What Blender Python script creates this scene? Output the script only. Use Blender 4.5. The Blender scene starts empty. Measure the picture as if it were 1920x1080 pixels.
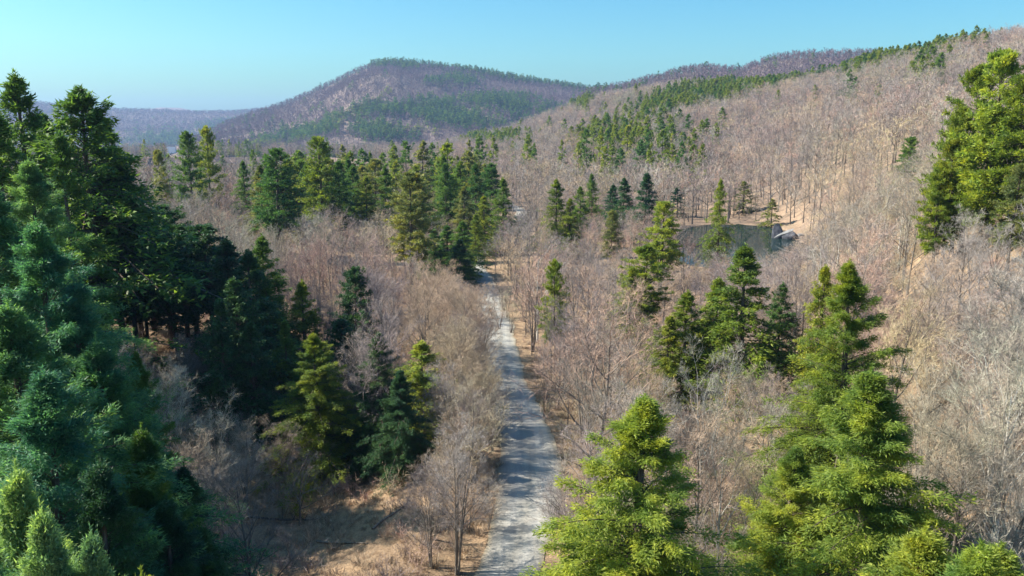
import bpy, math, random
import numpy as np
from mathutils import Vector

R_ = math.radians
sc = bpy.context.scene
COL = sc.collection

# ------------------------------------------------------------------ camera
CAM_H = 30.0
PITCH = R_(11.3)
F = 1507.0                                   # focal length in photograph pixels
cam_d = bpy.data.cameras.new('camera')
cam = bpy.data.objects.new('camera', cam_d)
COL.objects.link(cam)
cam.location = (0, 0, CAM_H)
cam.rotation_euler = (math.pi / 2 - PITCH, 0, 0)
cam_d.sensor_width = 36
cam_d.lens = 36 * F / 1920
cam_d.clip_end = 60000
sc.camera = cam

# ------------------------------------------------------------------ sky, sun, exposure
SUN_AZ, SUN_EL = R_(-86), R_(41)             # azimuth from the view direction (+Y), negative = left
w = bpy.data.worlds.new('World')
sc.world = w
w.use_nodes = True
nt = w.node_tree
for n in list(nt.nodes): nt.nodes.remove(n)
sky = nt.nodes.new('ShaderNodeTexSky')
sky.sky_type = 'NISHITA'
sky.sun_disc = False
sky.sun_elevation = SUN_EL
sky.sun_rotation = SUN_AZ
sky.altitude = 200
sky.air_density = 1.0
sky.dust_density = 2.2
sky.ozone_density = 0.6
tint = nt.nodes.new('ShaderNodeMix'); tint.data_type = 'RGBA'; tint.blend_type = 'MULTIPLY'
tint.inputs[0].default_value = 1
tint.inputs[7].default_value = (0.47, 0.83, 0.87, 1)
bg = nt.nodes.new('ShaderNodeBackground'); bg.inputs[1].default_value = 0.1
wo = nt.nodes.new('ShaderNodeOutputWorld')
hs = nt.nodes.new('ShaderNodeHueSaturation'); hs.inputs['Saturation'].default_value = 1.45
nt.links.new(sky.outputs[0], hs.inputs['Color']); nt.links.new(hs.outputs[0], tint.inputs[6]); nt.links.new(tint.outputs[2], bg.inputs[0]); nt.links.new(bg.outputs[0], wo.inputs[0])
sd = bpy.data.lights.new('sun', 'SUN'); sd.energy = 5.0; sd.angle = R_(0.55); sd.color = (1.0, 0.90, 0.76)
sun = bpy.data.objects.new('sun', sd); COL.objects.link(sun)
sdir = Vector((math.sin(SUN_AZ) * math.cos(SUN_EL), math.cos(SUN_AZ) * math.cos(SUN_EL), math.sin(SUN_EL)))
sun.rotation_euler = sdir.to_track_quat('Z', 'Y').to_euler()
sun.location = (-60, 20, 120)
vs = sc.view_settings
vs.view_transform = 'Standard'; vs.look = 'None'; vs.gamma = 1; vs.use_curve_mapping = False
vs.exposure = 1.2
cy = sc.cycles
cy.max_bounces = 4; cy.diffuse_bounces = 2; cy.glossy_bounces = 2; cy.transmission_bounces = 2
cy.volume_bounces = 0; cy.transparent_max_bounces = 4
cy.caustics_reflective = False; cy.caustics_refractive = False
cy.use_denoising = True

# ------------------------------------------------------------------ maths of the place
CP, SP = math.cos(PITCH), math.sin(PITCH)

def proj(x, y, z):
    x = np.asarray(x, float); y = np.asarray(y, float); z = np.asarray(z, float) - CAM_H
    d = np.maximum(y * CP - z * SP, 0.1)
    return 960 + F * x / d, 540 - F * (y * SP + z * CP) / d, d

def px_az_el(px, py):
    px = np.asarray(px, float); py = np.asarray(py, float)
    a = (px - 960) / F; b = (540 - py) / F
    y = CP + b * SP; z = -SP + b * CP; x = a
    return np.arctan2(x, y), np.arctan2(z, np.hypot(x, y))

def smooth(t):
    t = np.clip(t, 0, 1); return t * t * (3 - 2 * t)

_rng = np.random.RandomState(7)
_tab = _rng.rand(256, 256)
def vnoise(x, y):
    xi = np.floor(x).astype(int); yi = np.floor(y).astype(int)
    fx = x - xi; fy = y - yi
    fx = fx * fx * (3 - 2 * fx); fy = fy * fy * (3 - 2 * fy)
    a = _tab[xi & 255, yi & 255]; b = _tab[(xi + 1) & 255, yi & 255]
    c = _tab[xi & 255, (yi + 1) & 255]; d = _tab[(xi + 1) & 255, (yi + 1) & 255]
    return (a * (1 - fx) + b * fx) * (1 - fy) + (c * (1 - fx) + d * fx) * fy
def fbm(x, y, o=4):
    s = 0; a = 0.5
    for k in range(o):
        s = s + a * (vnoise(x * 2 ** k + 17.3 * k, y * 2 ** k - 9.1 * k) - 0.5); a *= 0.5
    return s

# road: the run of its centre on the valley floor (photograph pixels laid on the level floor)
def flat_hit(px, py, z=0.0):
    az, el = px_az_el(px, py)
    r = (CAM_H - z) / np.tan(-el)
    return r * np.sin(az), r * np.cos(az)
_rp = [(955, 1065), (980, 1000), (992, 940), (997, 880), (990, 830), (973, 780), (958, 735), (950, 700), (942, 660),
       (932, 620), (922, 580), (914, 548), (903, 522), (893, 507), (885, 496), (886, 486), (898, 474), (912, 464)]
_rx, _ry = flat_hit([p[0] for p in _rp], [p[1] for p in _rp])
_rx = np.concatenate([[_rx[0] - 5.0, _rx[0] - 2.4, _rx[0] - 1.0], _rx, [-3, 2, 4, -6, -30]])
_ry = np.concatenate([[_ry[0] - 48, _ry[0] - 24, _ry[0] - 10], _ry, [230, 255, 290, 340, 400]])
def road_x(y): return np.interp(y, _ry, _rx)
yy = np.linspace(_ry[0], _ry[-1], 1600)
xx = road_x(yy)
k = np.ones(31) / 31
xx = np.convolve(np.pad(xx, 15, mode='edge'), k, mode='valid')
RY, RX = yy, xx
def road_dist(x, y):
    return np.abs(x - np.interp(y, RY, RX)) * (1 + 1e3 * ((y > RY[-1])))

def arr(L): return np.array([p[0] for p in L], float), np.array([p[1] for p in L], float)
def ridge_el(L):
    a, e = px_az_el(*arr(L)); return a, e
# skylines of the ridges, read off the photograph as directions, each laid at its own distance
S_HILL = [(600, 330), (760, 285), (840, 262), (950, 238), (1060, 195), (1130, 172), (1200, 162), (1290, 148), (1400, 142), (1500, 132),
          (1570, 126), (1640, 106), (1780, 86), (1920, 62), (2100, 30), (2500, -40)]
S_BACK = [(600, 360), (850, 300), (980, 262), (1050, 215), (1100, 168), (1180, 154), (1290, 124), (1330, 121), (1390, 126), (1430, 110), (1480, 98), (1600, 94), (1700, 96), (1900, 100), (2400, 120)]
S_MTN = [(150, 330), (300, 290), (430, 226), (490, 205), (530, 193), (570, 176), (620, 153), (660, 133), (700, 117), (740, 112), (800, 119), (900, 130),
         (1000, 149), (1090, 162), (1200, 172), (1400, 190), (1700, 230)]
S_FAR = [(-500, 155), (-200, 170), (0, 182), (100, 196), (180, 204), (300, 207), (360, 210), (440, 209), (520, 202), (600, 202), (800, 210), (1500, 218)]
S_FARR = [(-500, 215), (240, 208), (300, 199), (340, 200), (368, 207), (900, 215)]
HA, HE = ridge_el(S_HILL); BA, BE = ridge_el(S_BACK); MA, ME = ridge_el(S_MTN); FA, FE = ridge_el(S_FAR); GA, GE = ridge_el(S_FARR)
D = math.radians
def layer(az, r, RA, RE, rs, rc, pw, th, fall, fl=0.0):
    """height of one ridge: foot at distance rs, crest at rc with the skyline's elevation, falling behind"""
    el = np.interp(az, RA, RE)
    zc = CAM_H + np.tan(el) * rc - th
    t = np.clip((r - rs) / (rc - rs), 0, 1)
    up = fl + (zc - fl) * t ** pw
    return np.where(r < rs, fl - 30 * (fl > -1), np.where(r <= rc, up, zc - (r - rc) * fall))

POND_AZ, POND_R = R_(15.6), 220.0
PCX, PCY = POND_R * math.sin(POND_AZ), POND_R * math.cos(POND_AZ)
def pond_u(x, y):
    ca, sa = math.cos(POND_AZ), math.sin(POND_AZ)
    dx, dy = x - PCX, y - PCY
    lat = dx * ca - dy * sa; rad = dx * sa + dy * ca
    lat = lat + 0.16 * rad * 0 + 3.0 * np.sin(rad / 11.0)
    return np.sqrt((lat / 19.0) ** 2 + (rad / 42.0) ** 2)

def height(x, y):
    x = np.asarray(x, float); y = np.asarray(y, float)
    r = np.hypot(x, y) + 1e-6; az = np.arctan2(x, y)
    aze = np.abs(az)
    base = 1.6 * fbm(x / 34, y / 34) + 0.5 * fbm(x / 7, y / 7, 3)
    # left bank and slope
    base = base + 15 * np.exp(-(((x + 105) / 55) ** 2 + ((y - 85) / 85) ** 2)) + 9 * np.exp(-(((x + 130) / 60) ** 2 + ((y - 10) / 60) ** 2))
    base = base - 2.2 * np.exp(-(((x + 17) / 6) ** 2)) * smooth((y - 15) / 30) * (1 - smooth((y - 110) / 40))
    # the valley falls away to the left far beyond
    base = base - 85 * smooth((r - 360) / 700) * (1 - smooth((az + 0.10) / 0.22))
    # right hill
    rs = np.interp(az, [R_(-14), R_(-5), 0, R_(10), R_(18), R_(23), R_(28), R_(33), R_(45), R_(90)], [900, 640, 520, 350, 268, 180, 85, 46, 36, 30])
    rc = np.interp(az, [R_(-14), R_(0), R_(10), R_(20), R_(33), R_(60)], [1500, 1150, 1050, 950, 720, 600])
    lumps = 1 + 0.35 * smooth((r - 150) / 400) * fbm(x / 130, y / 130, 4)
    hl = layer(az, r, HA, HE, rs, rc, 0.95, 12, 0.16) * lumps
    bk = layer(az, r, BA, BE, 950, 1750, 1.0, 12, 0.12)
    mt = layer(az, r, MA, ME, 1250, 2600 + 250 * fbm(az * 6, az * 0 + 3.3, 2), 1.15, 10, 0.22, -95.0)
    mt = mt + 150 * (fbm(x / 330 + 5, y / 520, 4) + 0.5 * (0.25 - np.abs(fbm(x / 260 + 9, y / 500 + 2, 2)))) * smooth((r - 1300) / 500) * (1 - smooth((r - 2150) / 380))
    fr = layer(az, r, FA, FE, 2900, 5200, 1.1, 6, 0.1, -95.0)
    fr = fr + 90 * fbm(x / 900, y / 900 + 3, 4) * smooth((r - 3000) / 700) * (1 - smooth((r - 4500) / 500))
    g2 = layer(az, r, GA, GE, 6300, 7600, 1.2, 0, 0.1, -95.0)
    h = base
    for l_ in (hl, bk, mt, fr, g2):
        kk = 3.0
        d = np.clip(0.5 + 0.5 * (l_ - h) / kk, 0, 1)
        h = h * (1 - d) + l_ * d + kk * d * (1 - d)
    back = smooth((aze - R_(70)) / R_(40))
    h = h * (1 - back) + back * (2 + 0.25 * base)
    # pond bed
    u = pond_u(x, y)
    bank = smooth((1.55 - u) / 0.45)
    h = h * (1 - bank) + bank * np.minimum(h, 0.25 + 0.15 * fbm(x / 6, y / 6))
    h = h - 1.8 * smooth((1.06 - u) / 0.22)
    h = h + 6 * np.exp(-(((x - 68) / 26) ** 2 + ((y - 112) / 40) ** 2))
    # road bed
    rd = road_dist(x, y)
    m = 1 - smooth((rd - 3.6) / 4.5)
    h = h * (1 - m) + m * (0.2 * np.sin(y / 37.0))
    return h
def h1(x, y): return float(height(np.array([x]), np.array([y]))[0])

# ------------------------------------------------------------------ materials
def mat_new(name):
    m = bpy.data.materials.new(name); m.use_nodes = True
    t = m.node_tree
    for n in list(t.nodes): t.nodes.remove(n)
    return m, t, t.nodes.new('ShaderNodeOutputMaterial')
def N(t, typ, **kw):
    n = t.nodes.new(typ)
    for a, b in kw.items(): setattr(n, a, b)
    return n
def mixc(t, fac, a, b, blend='MIX'):
    n = N(t, 'ShaderNodeMix', data_type='RGBA', blend_type=blend)
    for s, v in ((0, fac), (6, a), (7, b)):
        if hasattr(v, 'is_linked'): t.links.new(v, n.inputs[s])
        elif s == 0: n.inputs[s].default_value = v
        else: n.inputs[s].default_value = (*v, 1)
    return n.outputs[2]
def noise(t, scale, detail=3, coord=None, rough=0.55):
    n = N(t, 'ShaderNodeTexNoise'); n.inputs['Scale'].default_value = scale; n.inputs['Detail'].default_value = detail
    n.inputs['Roughness'].default_value = rough
    if coord is not None: t.links.new(coord, n.inputs['Vector'])
    return n.outputs[0]
def ramp(t, v, pts):
    n = N(t, 'ShaderNodeValToRGB'); t.links.new(v, n.inputs[0])
    e = n.color_ramp.elements
    while len(e) < len(pts): e.new(0.5)
    for i, (p, c) in enumerate(pts):
        e[i].position = p; e[i].color = (*c, 1) if len(c) == 3 else c
    return n.outputs[0]

def foliage_mat(name, stops, transl=0.35, tcol=1.25):
    """stops: colours over the tree's own random number; world noise shifts each clump a little"""
    m, t, o = mat_new(name)
    oi = N(t, 'ShaderNodeObjectInfo'); g = N(t, 'ShaderNodeNewGeometry')
    c = ramp(t, oi.outputs['Random'], [(i / (len(stops) - 1), s) for i, s in enumerate(stops)])
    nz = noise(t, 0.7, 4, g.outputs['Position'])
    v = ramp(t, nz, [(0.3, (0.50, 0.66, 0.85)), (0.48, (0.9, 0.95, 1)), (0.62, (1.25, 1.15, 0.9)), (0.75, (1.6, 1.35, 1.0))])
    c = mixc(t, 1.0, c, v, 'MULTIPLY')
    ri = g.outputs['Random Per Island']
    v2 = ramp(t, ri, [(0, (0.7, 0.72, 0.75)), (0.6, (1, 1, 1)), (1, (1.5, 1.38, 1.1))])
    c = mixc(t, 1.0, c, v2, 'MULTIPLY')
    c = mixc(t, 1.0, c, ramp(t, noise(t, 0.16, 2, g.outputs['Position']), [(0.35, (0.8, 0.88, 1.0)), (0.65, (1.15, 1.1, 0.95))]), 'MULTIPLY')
    b = N(t, 'ShaderNodeBsdfPrincipled'); t.links.new(c, b.inputs['Base Color'])
    b.inputs['Roughness'].default_value = 0.55; b.inputs['Specular IOR Level'].default_value = 0.3
    tr = N(t, 'ShaderNodeBsdfTranslucent')
    c2 = mixc(t, 1.0, c, (1.2 * tcol, 1.15 * tcol, 0.6 * tcol), 'MULTIPLY'); t.links.new(c2, tr.inputs[0])
    mx = N(t, 'ShaderNodeMixShader'); mx.inputs[0].default_value = transl
    t.links.new(b.outputs[0], mx.inputs[1]); t.links.new(tr.outputs[0], mx.inputs[2]); t.links.new(mx.outputs[0], o.inputs[0])
    return m

def bark_mat(name, c1, c2, sc_=3.0):
    m, t, o = mat_new(name)
    tc = N(t, 'ShaderNodeTexCoord')
    mp = N(t, 'ShaderNodeMapping'); mp.inputs['Scale'].default_value = (sc_ * 2, sc_ * 2, sc_ * 0.4); t.links.new(tc.outputs['Object'], mp.inputs[0])
    nz = noise(t, 1.5, 5, mp.outputs[0])
    c = ramp(t, nz, [(0.35, c1), (0.65, c2)])
    b = N(t, 'ShaderNodeBsdfPrincipled'); t.links.new(c, b.inputs['Base Color']); b.inputs['Roughness'].default_value = 0.9
    b.inputs['Specular IOR Level'].default_value = 0.15
    bp = N(t, 'ShaderNodeBump'); bp.inputs['Strength'].default_value = 0.6; bp.inputs['Distance'].default_value = 0.05
    t.links.new(nz, bp.inputs['Height']); t.links.new(bp.outputs[0], b.inputs['Normal']); t.links.new(b.outputs[0], o.inputs[0])
    return m

def twig_mat(name, stops, world=None):
    m, t, o = mat_new(name)
    oi = N(t, 'ShaderNodeObjectInfo'); g = N(t, 'ShaderNodeNewGeometry')
    c = ramp(t, oi.outputs['Random'], [(i / (len(stops) - 1), s) for i, s in enumerate(stops)])
    nz = noise(t, 0.021, 4, g.outputs['Position'])
    v = ramp(t, nz, [(0.35, (1.04, 0.97, 0.97)), (0.5, (1, 1, 1)), (0.68, (0.98, 1.06, 0.86))])
    c = mixc(t, 1.0, c, v, 'MULTIPLY')
    v2 = ramp(t, g.outputs['Random Per Island'], [(0, (0.7, 0.7, 0.7)), (1, (1.3, 1.3, 1.3))])
    c = mixc(t, 1.0, c, v2, 'MULTIPLY')
    c = mixc(t, 1.0, c, ramp(t, noise(t, 0.045, 4, g.outputs['Position'], 0.65), [(0.36, (0.68, 0.69, 0.73)), (0.5, (0.97, 0.96, 0.96)), (0.64, (1.2, 1.15, 1.08))]), 'MULTIPLY')
    b = N(t, 'ShaderNodeBsdfPrincipled'); t.links.new(c, b.inputs['Base Color']); b.inputs['Roughness'].default_value = 0.75
    b.inputs['Specular IOR Level'].default_value = 0.25
    t.links.new(b.outputs[0], o.inputs[0])
    return m

M = {}
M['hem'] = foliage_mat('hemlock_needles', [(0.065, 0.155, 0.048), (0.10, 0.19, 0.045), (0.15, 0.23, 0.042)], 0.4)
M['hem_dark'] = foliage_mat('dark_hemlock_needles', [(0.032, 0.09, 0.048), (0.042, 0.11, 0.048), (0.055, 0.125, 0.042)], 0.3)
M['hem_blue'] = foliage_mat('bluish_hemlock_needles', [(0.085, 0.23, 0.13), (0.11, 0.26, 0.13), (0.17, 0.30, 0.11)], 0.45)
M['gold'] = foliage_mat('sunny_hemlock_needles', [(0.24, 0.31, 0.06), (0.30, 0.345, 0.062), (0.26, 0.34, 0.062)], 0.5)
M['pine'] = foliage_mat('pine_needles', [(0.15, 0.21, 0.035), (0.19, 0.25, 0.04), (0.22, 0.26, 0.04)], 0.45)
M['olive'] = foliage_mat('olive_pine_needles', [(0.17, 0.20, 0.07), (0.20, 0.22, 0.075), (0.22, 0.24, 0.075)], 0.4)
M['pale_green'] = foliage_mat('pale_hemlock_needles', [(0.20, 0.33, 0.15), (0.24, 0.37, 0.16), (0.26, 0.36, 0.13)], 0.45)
M['bark'] = bark_mat('conifer_bark', (0.055, 0.042, 0.034), (0.14, 0.115, 0.095))
M['gbark'] = bark_mat('grey_bark', (0.13, 0.11, 0.095), (0.27, 0.24, 0.21))
M['dbark'] = bark_mat('dark_bark', (0.06, 0.05, 0.042), (0.16, 0.135, 0.115))
M['birch'] = bark_mat('pale_bark', (0.30, 0.28, 0.25), (0.66, 0.64, 0.6), 5)
M['twig'] = twig_mat('bare_twigs', [(0.34, 0.285, 0.285), (0.19, 0.165, 0.165), (0.28, 0.245, 0.24), (0.40, 0.325, 0.31), (0.18, 0.16, 0.165), (0.33, 0.295, 0.27)])
M['twig_far'] = twig_mat('distant_twigs', [(0.18, 0.125, 0.15), (0.155, 0.12, 0.145), (0.20, 0.135, 0.15)])
M['twig_grey'] = twig_mat('grey_twigs', [(0.36, 0.33, 0.31), (0.40, 0.36, 0.33)])
M['twig_pink'] = twig_mat('reddish_twigs', [(0.48, 0.31, 0.26), (0.38, 0.27, 0.23), (0.52, 0.38, 0.31)])
M['twig_tan'] = twig_mat('tan_twigs', [(0.46, 0.37, 0.26), (0.47, 0.35, 0.26), (0.42, 0.37, 0.27)])
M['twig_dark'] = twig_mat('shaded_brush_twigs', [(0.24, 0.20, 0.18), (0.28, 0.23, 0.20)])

def ground_mat():
    m, t, o = mat_new('leaf_litter_ground')
    g = N(t, 'ShaderNodeNewGeometry'); P = g.outputs['Position']
    a = noise(t, 0.06, 5, P); b_ = noise(t, 0.9, 6, P, 0.7); f = noise(t, 6.0, 4, P, 0.75)
    c = ramp(t, a, [(0.3, (0.17, 0.13, 0.095)), (0.45, (0.29, 0.21, 0.14)), (0.6, (0.37, 0.265, 0.175)), (0.75, (0.27, 0.24, 0.14))])
    v = ramp(t, b_, [(0.3, (0.5, 0.46, 0.43)), (0.5, (1, 1, 1)), (0.7, (1.3, 1.25, 1.15))])
    c = mixc(t, 1.0, c, v, 'MULTIPLY')
    v = ramp(t, f, [(0.3, (0.65, 0.62, 0.6)), (0.5, (1, 1, 1)), (0.7, (1.25, 1.25, 1.2))])
    c = mixc(t, 1.0, c, v, 'MULTIPLY')
    # far hillsides: the brownish grey of a leafless wood floor
    ln = N(t, 'ShaderNodeVectorMath', operation='LENGTH'); t.links.new(P, ln.inputs[0])
    mr = N(t, 'ShaderNodeMapRange'); mr.inputs[1].default_value = 120; mr.inputs[2].default_value = 500; t.links.new(ln.outputs['Value'], mr.inputs[0])
    nf = noise(t, 0.012, 5, P)
    cf = ramp(t, nf, [(0.3, (0.17, 0.13, 0.12)), (0.5, (0.22, 0.17, 0.15)), (0.7, (0.26, 0.20, 0.16))])
    vf = ramp(t, noise(t, 0.14, 4, P, 0.7), [(0.3, (0.6, 0.6, 0.62)), (0.6, (1.1, 1.1, 1.1))])
    cf = mixc(t, 1.0, cf, vf, 'MULTIPLY')
    c = mixc(t, mr.outputs[0], c, cf)
    b = N(t, 'ShaderNodeBsdfPrincipled'); t.links.new(c, b.inputs['Base Color']); b.inputs['Roughness'].default_value = 0.95
    b.inputs['Specular IOR Level'].default_value = 0.1
    bp = N(t, 'ShaderNodeBump'); bp.inputs['Strength'].default_value = 0.9; bp.inputs['Distance'].default_value = 0.35
    t.links.new(b_, bp.inputs['Height'])
    bp2 = N(t, 'ShaderNodeBump'); bp2.inputs['Strength'].default_value = 0.7; bp2.inputs['Distance'].default_value = 0.08
    t.links.new(f, bp2.inputs['Height']); t.links.new(bp.outputs[0], bp2.inputs['Normal'])
    t.links.new(bp2.outputs[0], b.inputs['Normal']); t.links.new(b.outputs[0], o.inputs[0])
    return m
def road_mat():
    m, t, o = mat_new('gravel_road')
    g = N(t, 'ShaderNodeNewGeometry'); P = g.outputs['Position']
    at = N(t, 'ShaderNodeAttribute'); at.attribute_name = 'across'
    a = noise(t, 0.35, 5, P); f = noise(t, 9, 4, P, 0.8)
    mp = N(t, 'ShaderNodeMapping'); mp.inputs['Scale'].default_value = (1.6, 0.07, 1); t.links.new(P, mp.inputs[0])
    st = noise(t, 1.0, 4, mp.outputs[0])
    c = ramp(t, a, [(0.3, (0.30, 0.295, 0.275)), (0.7, (0.40, 0.395, 0.37))])
    c = mixc(t, 1.0, c, ramp(t, st, [(0.3, (0.84, 0.85, 0.87)), (0.65, (1.1, 1.1, 1.08))]), 'MULTIPLY')
    c = mixc(t, 1.0, c, ramp(t, f, [(0.3, (0.8, 0.8, 0.8)), (0.7, (1.15, 1.15, 1.15))]), 'MULTIPLY')
    # worn wheel tracks and litter-strewn edges
    tr = ramp(t, at.outputs['Fac'], [(0.0, (0.80, 0.68, 0.52)), (0.1, (0.96, 0.93, 0.88)), (0.3, (1.06, 1.07, 1.08)), (0.5, (0.90, 0.89, 0.86)), (0.7, (1.06, 1.07, 1.08)), (0.9, (0.96, 0.93, 0.88)), (1.0, (0.80, 0.68, 0.52))])
    c = mixc(t, 1.0, c, tr, 'MULTIPLY')
    b = N(t, 'ShaderNodeBsdfPrincipled'); t.links.new(c, b.inputs['Base Color']); b.inputs['Roughness'].default_value = 0.9
    b.inputs['Specular IOR Level'].default_value = 0.2
    bp = N(t, 'ShaderNodeBump'); bp.inputs['Strength'].default_value = 0.5; bp.inputs['Distance'].default_value = 0.04
    t.links.new(f, bp.inputs['Height']); t.links.new(bp.outputs[0], b.inputs['Normal']); t.links.new(b.outputs[0], o.inputs[0])
    return m
def plain(name, c1, c2, scale=4, rough=0.8, spec=0.2):
    m, t, o = mat_new(name)
    tc = N(t, 'ShaderNodeTexCoord')
    c = ramp(t, noise(t, scale, 4, tc.outputs['Object']), [(0.35, c1), (0.65, c2)])
    b = N(t, 'ShaderNodeBsdfPrincipled'); t.links.new(c, b.inputs['Base Color']); b.inputs['Roughness'].default_value = rough
    b.inputs['Specular IOR Level'].default_value = spec
    t.links.new(b.outputs[0], o.inputs[0]); return m
def water_mat():
    m, t, o = mat_new('pond_water')
    g = N(t, 'ShaderNodeNewGeometry')
    b = N(t, 'ShaderNodeBsdfPrincipled'); b.inputs['Base Color'].default_value = (0.012, 0.028, 0.028, 1)
    b.inputs['Roughness'].default_value = 0.03; b.inputs['IOR'].default_value = 1.15
    mp = N(t, 'ShaderNodeMapping'); mp.inputs['Scale'].default_value = (1.2, 1.2, 1); t.links.new(g.outputs['Position'], mp.inputs[0])
    bp = N(t, 'ShaderNodeBump'); bp.inputs['Strength'].default_value = 0.10; bp.inputs['Distance'].default_value = 0.04
    t.links.new(noise(t, 1.0, 3, mp.outputs[0]), bp.inputs['Height']); t.links.new(bp.outputs[0], b.inputs['Normal'])
    t.links.new(b.outputs[0], o.inputs[0]); return m

# ------------------------------------------------------------------ mesh helpers
def make_mesh(name, V, T, mats, midx=None, smooth_=False):
    V = np.asarray(V, np.float32).reshape(-1, 3); T = np.asarray(T, np.int32)
    n, k_ = T.shape
    me = bpy.data.meshes.new(name)
    me.vertices.add(len(V)); me.vertices.foreach_set('co', V.ravel())
    me.loops.add(n * k_); me.loops.foreach_set('vertex_index', T.ravel())
    me.polygons.add(n); me.polygons.foreach_set('loop_start', np.arange(0, n * k_, k_, dtype=np.int32))
    for m in mats: me.materials.append(m)
    if midx is not None: me.polygons.foreach_set('material_index', np.asarray(midx, np.int32))
    me.polygons.foreach_set('use_smooth', np.full(n, smooth_, bool))
    me.update(calc_edges=True)
    return me
def link(name, data, parent=None):
    o = bpy.data.objects.new(name, data); COL.objects.link(o)
    if parent is not None: o.parent = parent
    return o
def tag(o, label=None, cat=None, group=None, kind=None):
    if label: o['label'] = label
    if cat: o['category'] = cat
    if group: o['group'] = group
    if kind: o['kind'] = kind
    return o

class MB:
    def __init__(s): s.V = []; s.T = []; s.M = []; s.n = 0
    def add(s, V, T, mi=0):
        V = np.asarray(V, float).reshape(-1, 3); T = np.asarray(T, int)
        s.V.append(V); s.T.append(T + s.n); s.n += len(V); s.M.append(np.full(len(T), mi))
    def tubes(s, P, Rr, sides, mi=0):
        """P (n,k,3) polylines, Rr (n,k) radii -> triangle tubes"""
        n, k_, _ = P.shape
        d = np.gradient(P, axis=1); d /= np.linalg.norm(d, axis=2, keepdims=True) + 1e-9
        ref = np.where(np.abs(d[..., 2:3]) > 0.9, np.array([1., 0, 0]), np.array([0, 0, 1.]))
        u = np.cross(d, ref); u /= np.linalg.norm(u, axis=2, keepdims=True) + 1e-9
        v = np.cross(d, u)
        a = np.arange(sides) * 2 * np.pi / sides
        ring = P[:, :, None] + Rr[:, :, None, None] * (np.cos(a)[:, None] * u[:, :, None] + np.sin(a)[:, None] * v[:, :, None])
        V = ring.reshape(-1, 3)
        idx = np.arange(n * k_ * sides).reshape(n, k_, sides)
        A = idx[:, :-1]; B = idx[:, 1:]
        A2 = np.roll(A, -1, 2); B2 = np.roll(B, -1, 2)
        T = np.concatenate([np.stack([A, A2, B2], -1).reshape(-1, 3), np.stack([A, B2, B], -1).reshape(-1, 3)])
        s.add(V, T, mi)
    def leaves(s, B, Dv, L, W, Nn, mi=0):
        """thin triangles: base B, direction Dv, length L, width W, approx normal Nn"""
        side = np.cross(Dv, Nn); side /= np.linalg.norm(side, axis=1, keepdims=True) + 1e-9
        L = np.asarray(L)[:, None]; W = np.asarray(W)[:, None]
        V = np.stack([B - side * W * 0.5 + Dv * L * 0.1, B + side * W * 0.5 + Dv * L * 0.1, B + Dv * L], 1).reshape(-1, 3)
        T = np.arange(len(B) * 3).reshape(-1, 3)
        s.add(V, T, mi)
    def mesh(s, name, mats, smooth_=False):
        return make_mesh(name, np.concatenate(s.V), np.concatenate(s.T), mats, np.concatenate(s.M), smooth_)

def rnd_unit(rs, n):
    v = rs.normal(size=(n, 3)); return v / np.linalg.norm(v, axis=1, keepdims=True)

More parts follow.
